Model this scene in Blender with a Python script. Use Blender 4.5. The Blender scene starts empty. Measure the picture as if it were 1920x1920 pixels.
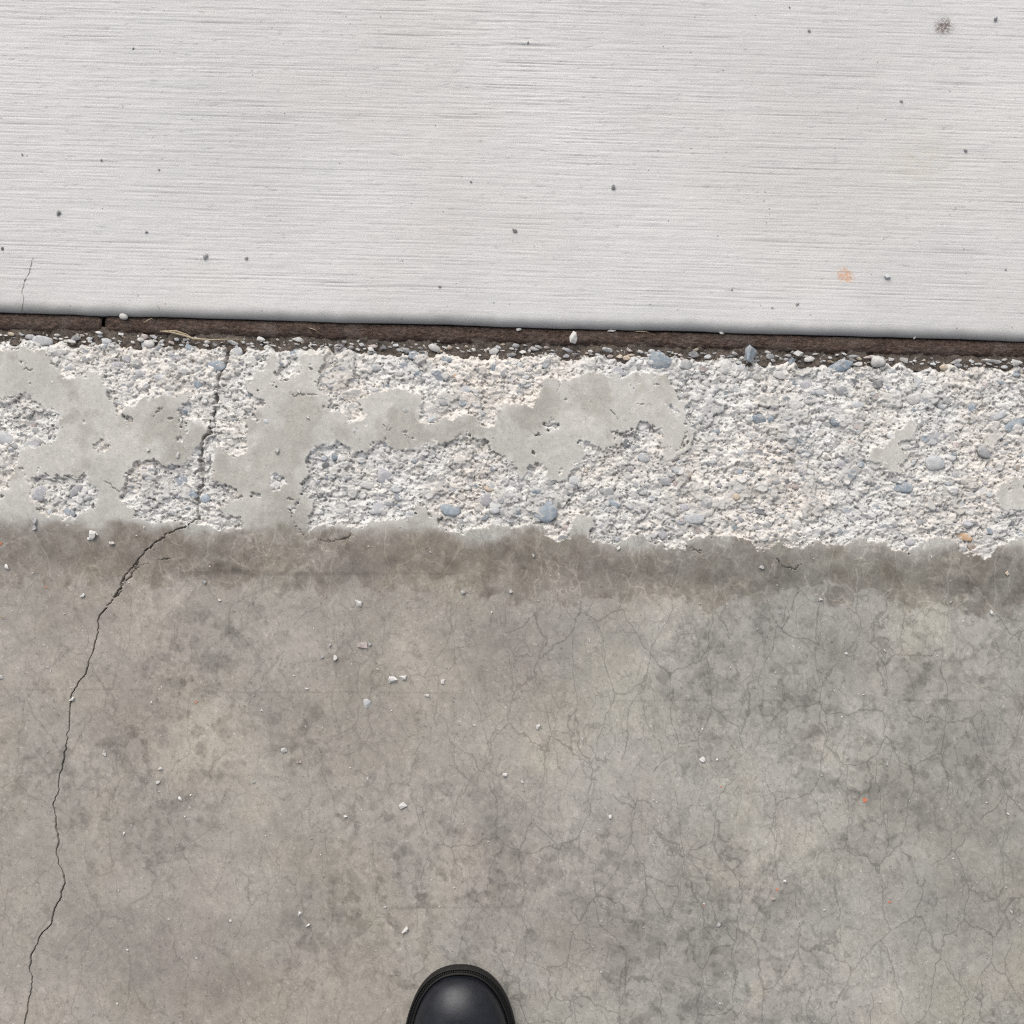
import bpy, math, random
import numpy as np
from mathutils import Vector, noise as mnoise

random.seed(7); RNG = np.random.default_rng(7)
SC = bpy.context.scene
COL = SC.collection
R = math.radians

# ------------------------------------------------------------------ camera
H = 1.20                 # camera height above the kerb top (m)
S = 0.00045              # metres per photo pixel (1920 wide) on the kerb top
T = R(1.6)               # roll of the phone against the kerb line
cam = bpy.data.cameras.new('camera')
cam.sensor_width = 36
cam.angle = 2 * math.atan(960 * S / H)
cam.clip_start = 0.01; cam.clip_end = 1000
camo = bpy.data.objects.new('camera', cam); COL.objects.link(camo)
camo.location = (0, 0, H); camo.rotation_euler = (0, 0, T)
SC.camera = camo

# ------------------------------------------------------------------ light
SUN_EL, SUN_AZ = R(42), R(-20)          # azimuth clockwise from +Y
to_sun = Vector((math.sin(SUN_AZ) * math.cos(SUN_EL), math.cos(SUN_AZ) * math.cos(SUN_EL), math.sin(SUN_EL)))
w = bpy.data.worlds.new('World'); SC.world = w; w.use_nodes = True
wn = w.node_tree.nodes; wl = w.node_tree.links; wn.clear()
sky = wn.new('ShaderNodeTexSky'); sky.sky_type = 'NISHITA'; sky.sun_disc = False
sky.sun_elevation = SUN_EL; sky.sun_rotation = SUN_AZ; sky.dust_density = 4; sky.air_density = 1
hs = wn.new('ShaderNodeHueSaturation'); hs.inputs['Saturation'].default_value = 0.28
bg = wn.new('ShaderNodeBackground'); bg.inputs['Strength'].default_value = 0.115
wo = wn.new('ShaderNodeOutputWorld')
wl.new(sky.outputs[0], hs.inputs['Color']); wl.new(hs.outputs[0], bg.inputs[0]); wl.new(bg.outputs[0], wo.inputs[0])
sl = bpy.data.lights.new('sun', 'SUN'); sl.energy = 1.5; sl.angle = R(60); sl.color = (1.0, 0.965, 0.92)
so = bpy.data.objects.new('sun', sl); COL.objects.link(so)
so.rotation_euler = (-to_sun).to_track_quat('-Z', 'Y').to_euler(); so.location = to_sun * 5
SC.view_settings.view_transform = 'Standard'; SC.view_settings.look = 'None'
SC.cycles.use_denoising = False; SC.cycles.max_bounces = 4; SC.cycles.diffuse_bounces = 3; SC.cycles.filter_width = 1.2
SC.cycles.caustics_reflective = False; SC.cycles.caustics_refractive = False
SC.view_settings.exposure = 0.55; SC.view_settings.gamma = 1

# ------------------------------------------------------------------ photo pixel <-> place
ct, st = math.cos(T), math.sin(T)
def P(px, py, z=0.0):
    k = S * (H - z) / H
    u, v = (px - 960) * k, (960 - py) * k
    return u * ct - v * st, u * st + v * ct
def PXY(x, y, z=0.0):
    k = S * (H - z) / H
    return 960 + (x * ct + y * st) / k, 960 - (-x * st + y * ct) / k

# ------------------------------------------------------------------ numpy noise
_tab = RNG.random((40, 256, 256)).astype(np.float32)
def vn(x, y, s):
    xi = np.floor(x); yi = np.floor(y); fx = x - xi; fy = y - yi
    xi = xi.astype(np.int64); yi = yi.astype(np.int64)
    fx = fx * fx * fx * (fx * (fx * 6 - 15) + 10); fy = fy * fy * fy * (fy * (fy * 6 - 15) + 10)
    t = _tab[s % 40]; x0 = xi & 255; x1 = (xi + 1) & 255; y0 = yi & 255; y1 = (yi + 1) & 255
    a = t[x0, y0]; b = t[x1, y0]; c = t[x0, y1]; d = t[x1, y1]
    return (a + (b - a) * fx) * (1 - fy) + (c + (d - c) * fx) * fy
def fbm(x, y, f, octv=4, s=0, g=0.5):
    out = 0; amp = 1; tot = 0
    for i in range(octv):
        a = 0.6 + 1.1 * i
        xr = x * math.cos(a) - y * math.sin(a); yr = x * math.sin(a) + y * math.cos(a)
        out = out + amp * vn(xr * f + 17.3 * i, yr * f + 5.1 * i, s + i); tot += amp; amp *= g; f *= 2.03
    return out / tot
def ss(a, b, x):
    t = np.clip((x - a) / (b - a), 0, 1); return t * t * (3 - 2 * t)

def sdpoly(px, py, poly):
    """signed distance (px), positive inside"""
    d = np.full(px.shape, 1e9); ins = np.zeros(px.shape, bool); n = len(poly)
    for i in range(n):
        x0, y0 = poly[i]; x1, y1 = poly[(i + 1) % n]
        ex, ey = x1 - x0, y1 - y0; L = ex * ex + ey * ey + 1e-9
        t = np.clip(((px - x0) * ex + (py - y0) * ey) / L, 0, 1)
        d = np.minimum(d, (px - x0 - t * ex) ** 2 + (py - y0 - t * ey) ** 2)
        c = ((y0 > py) != (y1 > py))
        if y1 != y0:
            ins ^= c & (px < (x1 - x0) * (py - y0) / (y1 - y0) + x0)
    return np.where(ins, 1, -1) * np.sqrt(d)
def dline(px, py, pts):
    d = np.full(px.shape, 1e9)
    for (x0, y0), (x1, y1) in zip(pts[:-1], pts[1:]):
        ex, ey = x1 - x0, y1 - y0; L = ex * ex + ey * ey + 1e-9
        t = np.clip(((px - x0) * ex + (py - y0) * ey) / L, 0, 1)
        d = np.minimum(d, (px - x0 - t * ex) ** 2 + (py - y0 - t * ey) ** 2)
    return np.sqrt(d)

# ------------------------------------------------------------------ mesh / object helpers
def link(o, parent=None):
    COL.objects.link(o)
    if parent is not None: o.parent = parent
    return o
def grid_mesh(name, X, Y, Z, mat, attrs=None, smooth=True):
    r, c = X.shape
    me = bpy.data.meshes.new(name)
    co = np.stack([X, Y, Z], -1).reshape(-1, 3).astype(np.float32)
    me.vertices.add(r * c); me.vertices.foreach_set('co', co.ravel())
    i = np.arange(r * c).reshape(r, c)
    q = np.stack([i[:-1, :-1], i[1:, :-1], i[1:, 1:], i[:-1, 1:]], -1).reshape(-1, 4)
    me.loops.add(q.size); me.loops.foreach_set('vertex_index', q.ravel().astype(np.int32))
    me.polygons.add(len(q)); me.polygons.foreach_set('loop_start', (np.arange(len(q)) * 4).astype(np.int32))
    me.update(calc_edges=True)
    me.polygons.foreach_set('use_smooth', np.full(len(q), smooth))
    for k, v in (attrs or {}).items():
        if v.ndim == 3:
            a = me.attributes.new(k, 'FLOAT_COLOR', 'POINT')
            rgba = np.concatenate([v, np.ones(v.shape[:2] + (1,))], -1)
            a.data.foreach_set('color', rgba.reshape(-1).astype(np.float32))
        else:
            a = me.attributes.new(k, 'FLOAT', 'POINT'); a.data.foreach_set('value', v.ravel().astype(np.float32))
    me.materials.append(mat)
    return me
def raw_mesh(name, verts, faces, mat, smooth=False):
    me = bpy.data.meshes.new(name); me.from_pydata(verts, [], faces); me.update()
    me.polygons.foreach_set('use_smooth', [smooth] * len(me.polygons))
    if mat: me.materials.append(mat)
    return me
def tag(o, label=None, cat=None, group=None, kind=None):
    if label: o['label'] = label
    if cat: o['category'] = cat
    if group: o['group'] = group
    if kind: o['kind'] = kind
    return o

# ------------------------------------------------------------------ node helper
class NT:
    def __init__(s, name, rough=0.9, spec=0.25):
        s.m = bpy.data.materials.new(name); s.m.use_nodes = True
        s.n = s.m.node_tree.nodes; s.l = s.m.node_tree.links
        s.b = s.n['Principled BSDF']; s.b.inputs['Roughness'].default_value = rough
        s.b.inputs['Specular IOR Level'].default_value = spec
        s.pos = s.n.new('ShaderNodeNewGeometry').outputs['Position']
    def put(s, sock, v):
        if isinstance(v, bpy.types.NodeSocket): s.l.new(v, sock)
        elif isinstance(v, (tuple, list)) and len(v) == 3 and sock.type == 'RGBA': sock.default_value = (*v, 1)
        else: sock.default_value = v
    def math(s, op, a, b=0.0, c=None, clamp=False):
        n = s.n.new('ShaderNodeMath'); n.operation = op; n.use_clamp = clamp
        s.put(n.inputs[0], a); s.put(n.inputs[1], b)
        if c is not None: s.put(n.inputs[2], c)
        return n.outputs[0]
    def vec(s, op, a, b):
        n = s.n.new('ShaderNodeVectorMath'); n.operation = op; s.put(n.inputs[0], a); s.put(n.inputs[1], b)
        return n.outputs['Value'] if op in ('LENGTH', 'DISTANCE') else n.outputs[0]
    def noise(s, scale, detail=3, rough=0.55, v=None, color=False, dist=0):
        n = s.n.new('ShaderNodeTexNoise'); n.inputs['Scale'].default_value = scale
        n.inputs['Detail'].default_value = detail; n.inputs['Roughness'].default_value = rough
        n.inputs['Distortion'].default_value = dist
        s.l.new(v if v is not None else s.pos, n.inputs['Vector'])
        return n.outputs['Color' if color else 'Fac']
    def vor(s, scale, v=None, feat='DISTANCE_TO_EDGE', out='Distance', rnd=1.0):
        n = s.n.new('ShaderNodeTexVoronoi'); n.feature = feat; n.inputs['Scale'].default_value = scale
        n.inputs['Randomness'].default_value = rnd
        s.l.new(v if v is not None else s.pos, n.inputs['Vector']); return n.outputs[out]
    def ramp(s, f, a, b, lo=0.0, hi=1.0):
        n = s.n.new('ShaderNodeMapRange'); n.interpolation_type = 'SMOOTHSTEP'
        s.put(n.inputs[0], f); n.inputs[1].default_value = a; n.inputs[2].default_value = b
        n.inputs[3].default_value = lo; n.inputs[4].default_value = hi
        return n.outputs[0]
    def mix(s, f, a, b, mode='MIX'):
        n = s.n.new('ShaderNodeMix'); n.data_type = 'RGBA'; n.blend_type = mode
        s.put(n.inputs[0], f); s.put(n.inputs[6], a); s.put(n.inputs[7], b)
        return n.outputs[2]
    def scale(s, col, f):
        """multiply a colour by a grey factor socket"""
        n = s.n.new('ShaderNodeVectorMath'); n.operation = 'SCALE'; s.put(n.inputs[0], col); s.put(n.inputs['Scale'], f)
        return n.outputs[0]
    def attr(s, name, out='Fac'):
        n = s.n.new('ShaderNodeAttribute'); n.attribute_name = name; return n.outputs[out]
    def mapv(s, sx, sy, sz):
        return s.vec('MULTIPLY', s.pos, (sx, sy, sz))
    def bump(s, h, dist, strength=1.0):
        n = s.n.new('ShaderNodeBump'); n.inputs['Distance'].default_value = dist
        n.inputs['Strength'].default_value = strength
        s.l.new(h, n.inputs['Height'])
        s.l.new(n.outputs[0], s.b.inputs['Normal'])
    def col(s, c): s.put(s.b.inputs['Base Color'], c)

# ------------------------------------------------------------------ materials
def mat_concrete():
    t = NT('kerb_and_gutter_concrete', 0.88, 0.3)
    base = t.attr('Col', 'Color'); spall = t.attr('spall'); craze = t.attr('craze'); riser = t.attr('riser')
    skin = t.math('SUBTRACT', 1.0, spall, clamp=True)
    # craze lines: softly warped cells on two sizes, broken up so that many lines end loose
    wv = t.vec('SUBTRACT', t.noise(30, 2, 0.5, color=True), (0.5, 0.5, 0.5))
    n = t.n.new('ShaderNodeVectorMath'); n.operation = 'SCALE'; t.l.new(wv, n.inputs[0]); n.inputs['Scale'].default_value = 0.024
    p = t.vec('ADD', t.mapv(1.25, 0.62, 0.0), n.outputs[0])
    wv2 = t.vec('SUBTRACT', t.noise(210, 2, 0.6, color=True), (0.5, 0.5, 0.5))
    n2 = t.n.new('ShaderNodeVectorMath'); n2.operation = 'SCALE'; t.l.new(wv2, n2.inputs[0]); n2.inputs['Scale'].default_value = 0.0042
    p = t.vec('ADD', p, n2.outputs[0])
    c1 = t.math('MULTIPLY', t.ramp(t.vor(22, p), 0.006, 0.016, 1, 0), t.ramp(t.noise(21, 2), 0.34, 0.46))
    c2 = t.math('MULTIPLY', t.ramp(t.vor(52, p), 0.012, 0.034, 1, 0), t.ramp(t.noise(34, 2, v=t.vec('ADD', t.pos, (4, 2, 0))), 0.42, 0.54))
    c3 = t.math('MULTIPLY', t.ramp(t.vor(125, p), 0.025, 0.075, 1, 0), t.ramp(t.noise(17, 2, v=t.vec('ADD', t.pos, (1, 8, 0))), 0.40, 0.55))
    cl = t.math('MAXIMUM', c1, t.math('MAXIMUM', t.math('MULTIPLY', c2, 0.7), t.math('MULTIPLY', c3, 0.42)))
    cl = t.math('MULTIPLY', t.math('MULTIPLY', cl, craze), skin)
    # on the kerb face lime has filled the lines, on the gutter dirt has
    lf = t.math('ADD', t.math('MULTIPLY', riser, 0.56), -0.27)
    lines = t.math('ADD', 1.0, t.math('MULTIPLY', cl, lf))
    g = t.ramp(t.noise(1500, 3, 0.65), 0.25, 0.75, 0.93, 1.07)
    t.col(t.scale(base, t.math('MULTIPLY', lines, g)))
    t.bump(t.noise(1100, 3, 0.65), 0.0004, 0.45)
    return t.m

def mat_slab():
    t = NT('broomed_concrete', 0.92, 0.2)
    groove = t.attr('groove'); grime = t.attr('grime')
    large = t.ramp(t.noise(4.5, 4, 0.6), 0.3, 0.7, 0.94, 1.05)
    fine = t.ramp(t.noise(1100, 3, 0.65), 0.2, 0.8, 0.93, 1.07)
    f = t.math('MULTIPLY', large, fine)
    f = t.math('MULTIPLY', f, t.math('SUBTRACT', 1.0, groove))
    f = t.math('MULTIPLY', f, grime)
    pin = t.math('MULTIPLY', t.ramp(t.vor(140, None, 'F1'), 0.05, 0.13, 1, 0), t.ramp(t.noise(70, 2), 0.56, 0.62))
    f = t.math('MULTIPLY', f, t.math('SUBTRACT', 1.0, t.math('MULTIPLY', pin, 0.55)))
    base = t.mix(t.ramp(t.noise(5, 3, v=t.vec('ADD', t.pos, (3, 9, 0))), 0.35, 0.65), (0.496, 0.490, 0.484), (0.494, 0.486, 0.468))
    pink = t.ramp(t.noise(8, 3, v=t.vec('ADD', t.pos, (13, 2, 0))), 0.56, 0.72, 0, 0.45)
    base = t.mix(pink, base, (0.50, 0.465, 0.44))
    colr = t.scale(base, f)
    # three stains that lie on the slab
    def spot(px, py, r, colr2, old, sc=260, lo=0.45, k=1.0):
        x, yy = P(px, py, 0.004)
        dd = t.math('DIVIDE', t.vec('DISTANCE', t.vec('MULTIPLY', t.pos, (1, 1, 0)), (x, yy, 0)), r)
        m = t.math('MULTIPLY', t.ramp(dd, 0.2, 1.15, 1, 0), t.ramp(t.noise(sc, 4, 0.7), lo, lo + 0.16))
        return t.mix(t.math('MULTIPLY', m, k), old, colr2)
    colr = spot(1772, 48, 0.0095, (0.12, 0.095, 0.085), colr, 420, 0.38, .95)
    colr = spot(1764, 52, 0.006, (0.16, 0.13, 0.12), colr, 300, 0.42, .8)
    colr = spot(1583, 514, 0.0075, (0.50, 0.27, 0.15), colr, 380, 0.40, 0.95)
    colr = spot(1593, 520, 0.006, (0.50, 0.29, 0.17), colr, 500, 0.42, 0.85)
    colr = spot(1720, 300, 0.035, (0.48, 0.43, 0.38), colr, 120, 0.4, 0.4)
    t.col(colr)
    t.bump(t.noise(900, 3, 0.65), 0.0005, 0.6)
    return t.m

def mat_stone(name='dusty_stone', dust=0.45, rough=0.75):
    t = NT(name, rough, 0.3)
    oi = t.n.new('ShaderNodeObjectInfo')
    tc = t.n.new('ShaderNodeTexCoord').outputs['Object']
    base = oi.outputs['Color']
    f = t.math('MULTIPLY', t.ramp(t.noise(330, 5, 0.65), 0.25, 0.75, 0.72, 1.25), t.ramp(t.noise(1400, 2), 0.2, 0.8, 0.88, 1.12))
    c = t.scale(base, f)
    # cement paste left on the stone
    d = t.math('MULTIPLY', t.ramp(t.noise(260, 6, 0.7), 0.42, 0.66), dust)
    d = t.math('ADD', d, dust * 0.25)
    t.col(t.mix(d, c, (0.46, 0.44, 0.415)))
    t.bump(t.noise(900, 4, 0.6), 0.0004, 0.6)
    return t.m

def mat_board():
    t = NT('bituminous_fibreboard', 0.95, 0.1)
    a = t.ramp(t.noise(1.0, 4, 0.7, v=t.mapv(260, 600, 300)), 0.3, 0.75)
    c = t.mix(a, (0.042, 0.030, 0.025), (0.165, 0.114, 0.092))
    b = t.ramp(t.noise(900, 3, 0.7), 0.55, 0.72)
    c = t.mix(t.math('MULTIPLY', b, 0.5), c, (0.17, 0.125, 0.103))
    dst = t.ramp(t.noise(40, 4), 0.42, 0.7, 0, 0.4)
    t.col(t.mix(dst, c, (0.20, 0.17, 0.15)))
    t.bump(t.noise(700, 5, 0.75), 0.0018, 1.0)
    return t.m
def mat_plain(name, col, rough=0.8, spec=0.3, n=200, amt=0.25, bump=0.0):
    t = NT(name, rough, spec)
    t.col(t.scale(tuple(col), t.ramp(t.noise(n, 4, 0.6), 0.25, 0.75, 1 - amt, 1 + amt)))
    if bump: t.bump(t.noise(n * 2, 4, 0.6), bump, 0.7)
    return t.m
def mat_leather():
    t = NT('black_leather', 0.3, 0.42)
    lc = t.scale((0.006, 0.007, 0.011), t.ramp(t.noise(120, 4), 0.3, 0.7, 0.8, 1.3))
    t.col(t.mix(t.ramp(t.noise(700, 4, 0.7), 0.66, 0.76, 0, 0.35), lc, (0.12, 0.115, 0.105)))
    sc = t.ramp(t.noise(1.0, 3, 0.6, v=t.mapv(160, 60, 90)), 0.62, 0.68)
    t.put(t.b.inputs['Roughness'], t.math('ADD', t.ramp(t.noise(60, 5, 0.65), 0.3, 0.7, 0.36, 0.50), t.math('MULTIPLY', sc, 0.2)))
    t.bump(t.math('ADD', t.noise(750, 3, 0.6), t.math('MULTIPLY', t.noise(90, 3), 1.2)), 0.0004, 0.35)
    return t.m
M = dict(con=mat_concrete(), slab=mat_slab(), stone=mat_stone('dusty_stone', .5), chip=mat_stone('cement_crumb', 0.75, 0.9),
         board=mat_board(), leather=mat_leather(),
         rubber=mat_plain('black_rubber', (0.009, 0.0088, 0.0085), 0.6, 0.25, 500, 0.3, 0.0003),
         thread=mat_plain('dark_thread', (0.014, 0.0135, 0.013), 0.7, 0.3, 900, 0.3),
         lining=mat_plain('grey_lining', (0.05, 0.05, 0.05), 0.95, 0.1, 400, 0.3),
         soil=mat_plain('joint_dirt', (0.105, 0.088, 0.074), 0.95, 0.1, 700, 0.5, 0.001),
         fibre=mat_plain('loose_fibre', (0.10, 0.072, 0.058), 0.9, 0.1, 900, 0.5),
         straw=mat_plain('dry_straw', (0.33, 0.275, 0.19), 0.7, 0.3, 600, 0.25),
         paint=mat_plain('orange_paint', (0.46, 0.17, 0.10), 0.6, 0.4, 900, 0.3),
         ground=mat_plain('bare_ground', (0.13, 0.115, 0.095), 0.95, 0.1, 3, 0.3, 0.02))

# ------------------------------------------------------------------ photo tracing: smooth skin left on the kerb
F = [(-120, 990), (0, 985), (340, 985), (370, 978), (392, 987), (425, 995), (450, 987), (567, 1000), (600, 990), (630, 978), (670, 990), (705, 972), (752, 975), (775, 962),
     (780, 945), (802, 952), (822, 962), (812, 985), (840, 995), (880, 997), (912, 990), (920, 980), (942, 987), (960, 990), (992, 980),
     (1020, 990), (1020, 1005), (1042, 1015), (1067, 1010), (1070, 980), (1085, 970), (1115, 965), (1110, 985), (1100, 995), (1110, 1010),
     (1150, 1022), (1167, 1020), (1175, 1005), (1200, 1002), (1225, 1020), (1250, 1027), (1280, 1030), (1287, 1010), (1322, 1007), (1370, 1010),
     (1405, 1012), (1422, 1030), (1440, 1028), (1460, 1017), (1500, 1025), (1540, 1017), (1580, 1022), (1602, 1012), (1630, 1015), (1660, 1017),
     (1670, 1030), (1705, 1040), (1727, 1022), (1752, 1010), (1790, 1010), (1805, 1030), (1830, 1045), (1860, 1042), (1870, 1027), (1900, 1015),
     (1920, 1010), (2040, 1030), (2040, 1500), (-120, 1500)]
A = [(-120, 652), (0, 652), (38, 654), (82, 657), (92, 670), (108, 687), (118, 702), (140, 712), (160, 710), (162, 697), (180, 696), (185, 710), (195, 725),
     (205, 747), (222, 775), (240, 762), (270, 752), (300, 740), (345, 740), (348, 755), (335, 770), (335, 790), (355, 787), (382, 790), (392, 810),
     (385, 822), (372, 835), (357, 845), (362, 862), (332, 872), (307, 877), (295, 865), (267, 862), (240, 882), (236, 902), (228, 920), (225, 932),
     (232, 950), (255, 955), (255, 970), (275, 977), (307, 980), (345, 975), (340, 1100), (-120, 1100)]
B = [(502, 692), (503, 668), (512, 665), (519, 672), (520, 690), (510, 705), (530, 712), (547, 708), (560, 700), (563, 680), (570, 665), (585, 655), (597, 660),
     (603, 675), (605, 690), (600, 700), (597, 712), (592, 720), (598, 735), (620, 745), (617, 758), (625, 770), (640, 775), (650, 785), (655, 795),
     (670, 790), (683, 787), (680, 770), (675, 750), (690, 735), (720, 732), (755, 730), (770, 738), (790, 745), (788, 755), (782, 768), (785, 785),
     (800, 800), (815, 793), (830, 787), (850, 790), (868, 775), (885, 780), (897, 795), (905, 805), (930, 800), (935, 828), (925, 827), (895, 820), (877, 812), (862, 817),
     (840, 832), (815, 827), (787, 837), (750, 842), (730, 837), (715, 825), (700, 837), (687, 847), (665, 850), (655, 837), (640, 835), (605, 830),
     (592, 840), (580, 852), (577, 867), (582, 895), (567, 907), (572, 922), (587, 940), (590, 952), (580, 965), (577, 985), (567, 1003), (540, 1060), (470, 1060),
     (450, 990), (455, 975), (447, 966), (425, 972), (414, 962), (408, 950), (425, 940), (440, 935), (448, 922), (430, 917), (400, 902), (397, 885), (402, 855), (405, 840), (420, 847), (440, 855),
     (457, 847), (462, 822), (460, 805), (462, 790), (475, 765), (490, 768), (495, 752), (470, 740), (456, 725), (460, 715), (480, 700)]
C = [(1010, 715), (1030, 712), (1075, 710), (1090, 705), (1120, 698), (1150, 700), (1170, 708), (1190, 700), (1215, 697), (1230, 702), (1250, 705), (1258, 715),
     (1262, 725), (1270, 745), (1280, 757), (1292, 752), (1288, 770), (1290, 790), (1300, 800), (1302, 815), (1297, 835), (1285, 845), (1260, 855),
     (1245, 860), (1240, 845), (1240, 825), (1243, 805), (1225, 800), (1215, 795), (1205, 792), (1195, 795), (1185, 810), (1175, 811), (1150, 810),
     (1165, 825), (1160, 840), (1140, 847), (1120, 835), (1095, 825), (1085, 830), (1095, 850), (1090, 862), (1080, 868), (1068, 880), (1062, 895),
     (1050, 905), (1035, 900), (1025, 880), (1010, 870), (995, 875), (985, 890), (970, 897), (965, 880), (955, 865), (940, 855), (925, 847), (918, 840),
     (920, 825), (925, 805), (930, 790), (935, 770), (950, 760), (980, 755), (1000, 760), (1010, 745)]
D = [(1715, 785), (1720, 795), (1712, 810), (1705, 825), (1692, 832), (1690, 845), (1702, 855), (1697, 865), (1685, 872), (1690, 885), (1672, 888), (1660, 885),
     (1652, 868), (1630, 862), (1632, 848), (1650, 840), (1670, 830), (1675, 815), (1695, 800), (1703, 785)]
E = [(1870, 925), (1880, 910), (1895, 910), (1900, 890), (1920, 895), (1940, 950), (1900, 955), (1880, 950)]
G = [(1745, 935), (1765, 930), (1770, 945), (1755, 952), (1743, 948)]
HOLES = [
    [(-120, 749), (0, 749), (30, 744), (60, 740), (62, 757), (85, 760), (112, 772), (114, 782), (105, 792), (110, 810), (100, 825), (70, 840), (42, 840), (32, 857),
     (27, 877), (15, 897), (12, 915), (0, 932), (-120, 940)],
    [(32, 895), (57, 895), (82, 884), (100, 895), (135, 895), (160, 885), (162, 905), (182, 915), (185, 930), (175, 952), (155, 962), (140, 975), (120, 977),
     (107, 965), (82, 962), (75, 945), (57, 937), (55, 915), (45, 900)],
    [(175, 836), (190, 821), (207, 832), (200, 842), (178, 846)],
    [(505, 890), (512, 885), (530, 895), (535, 902), (525, 915), (508, 922), (505, 910)],
    [(545, 938), (553, 933), (560, 940), (558, 955), (550, 958)],
    [(1020, 797), (1035, 788), (1052, 793), (1045, 801), (1026, 806)],
    [(1247, 757), (1258, 755), (1275, 770), (1270, 776), (1258, 768)],
    [(650, 772), (672, 765), (680, 780), (670, 790), (655, 785)]]
KCRACK = [(428, 640), (426, 660), (420, 680), (411, 705), (406, 735), (402, 760), (398, 790), (394, 808), (385, 820), (378, 835), (375, 860), (377, 880), (375, 905), (372, 930), (370, 960), (372, 972)]
GCRACK = [(372, 972), (345, 988), (320, 998), (293, 1015), (267, 1037), (255, 1050), (238, 1072), (227, 1087), (222, 1103), (208, 1125), (185, 1152), (183, 1165), (186, 1177),
          (180, 1197), (175, 1217), (167, 1237), (162, 1253), (158, 1265), (143, 1282), (135, 1300), (133, 1317), (129, 1343), (132, 1357), (127, 1373), (122, 1403), (117, 1425),
          (118, 1443), (110, 1453), (108, 1480), (100, 1507), (105, 1533), (106, 1560), (109, 1583), (104, 1597), (110, 1620), (121, 1640), (120, 1660), (112, 1690), (100, 1710),
          (95, 1735), (75, 1755), (60, 1790), (55, 1815), (62, 1840), (55, 1875), (47, 1920), (40, 1990)]
STRAND = [(257, 1048), (250, 1065), (240, 1085), (230, 1093), (220, 1113), (212, 1122)]
THIN = [[(540, 739), (552, 740), (575, 741), (598, 743)], [(1180, 767), (1195, 757), (1210, 756), (1220, 760)], [(1150, 810), (1175, 811), (1185, 806)],
        [(1145, 770), (1155, 780), (1160, 787)], [(600, 1014), (640, 1015), (655, 1005), (660, 990)], [(740, 997), (755, 991), (760, 996)], [(1283, 1022), (1300, 1030), (1315, 1036)],
        [(1458, 1050), (1470, 1062), (1490, 1067), (1505, 1060)], [(160, 885), (150, 894), (100, 897)], [(235, 905), (230, 920), (222, 922), (210, 915), (197, 902)],
        [(290, 780), (296, 770), (305, 763)], [(238, 980), (250, 972), (256, 962)], [(400, 905), (420, 914), (445, 921)], [(540, 955), (553, 985), (566, 1001)],
        [(30, 744), (0, 749)], [(862, 817), (840, 835), (842, 836)], [(250, 1070), (262, 1062), (285, 1056), (318, 1044)], [(540, 937), (550, 934), (560, 941)],
        [(45, 693), (60, 692)], [(1170, 1008), (1195, 1000)], [(655, 992), (662, 1003), (645, 1012)], [(915, 845), (940, 855), (965, 868)], [(720, 795), (728, 810), (738, 802)],
        [(1048, 700), (1050, 720), (1044, 735)], [(1300, 770), (1292, 780), (1305, 790)], [(850, 848), (846, 880)], [(920, 850), (912, 890)]]

def profile(y):
    """kerb top, rolled face, gutter"""
    z = -0.0050 * ss(-0.014, -0.062, y)
    return z + 0.012 * np.clip(-(y + 0.07), 0, 10) * 0.6 - 0.0015 * ss(0.0, -0.03, y)
def undul(x, y): return (fbm(x, y, 9, 3, 30) - 0.5) * 0.0022 + (fbm(x, y, 60, 2, 33) - 0.5) * 0.0006

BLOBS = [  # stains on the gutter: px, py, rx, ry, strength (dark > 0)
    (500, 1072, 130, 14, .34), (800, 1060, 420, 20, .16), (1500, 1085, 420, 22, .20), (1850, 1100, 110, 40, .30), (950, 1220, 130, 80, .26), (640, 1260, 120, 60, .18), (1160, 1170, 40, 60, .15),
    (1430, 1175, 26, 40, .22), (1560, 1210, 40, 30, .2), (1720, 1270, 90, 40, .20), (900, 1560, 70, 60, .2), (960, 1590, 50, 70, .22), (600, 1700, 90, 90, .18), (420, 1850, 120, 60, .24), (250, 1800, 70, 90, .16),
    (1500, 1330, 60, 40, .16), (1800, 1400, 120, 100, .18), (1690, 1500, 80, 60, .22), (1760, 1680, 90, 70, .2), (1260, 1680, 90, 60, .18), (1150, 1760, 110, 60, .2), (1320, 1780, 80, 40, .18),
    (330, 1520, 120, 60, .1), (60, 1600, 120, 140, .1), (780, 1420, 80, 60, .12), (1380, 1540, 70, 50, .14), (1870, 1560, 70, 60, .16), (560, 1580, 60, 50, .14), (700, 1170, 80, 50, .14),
    (1230, 1180, 90, 90, -.13), (1300, 1430, 140, 110, -.12), (1480, 1560, 90, 60, -.12), (760, 1240, 80, 70, -.09), (580, 1240, 60, 80, -.14), (1560, 1400, 70, 60, -.08), (350, 1230, 110, 60, -.07), (820, 1440, 90, 90, -.05), (1750, 1180, 110, 60, -.12), (1650, 1840, 100, 60, -.08), (1000, 1700, 100, 90, -.05)]
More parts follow.
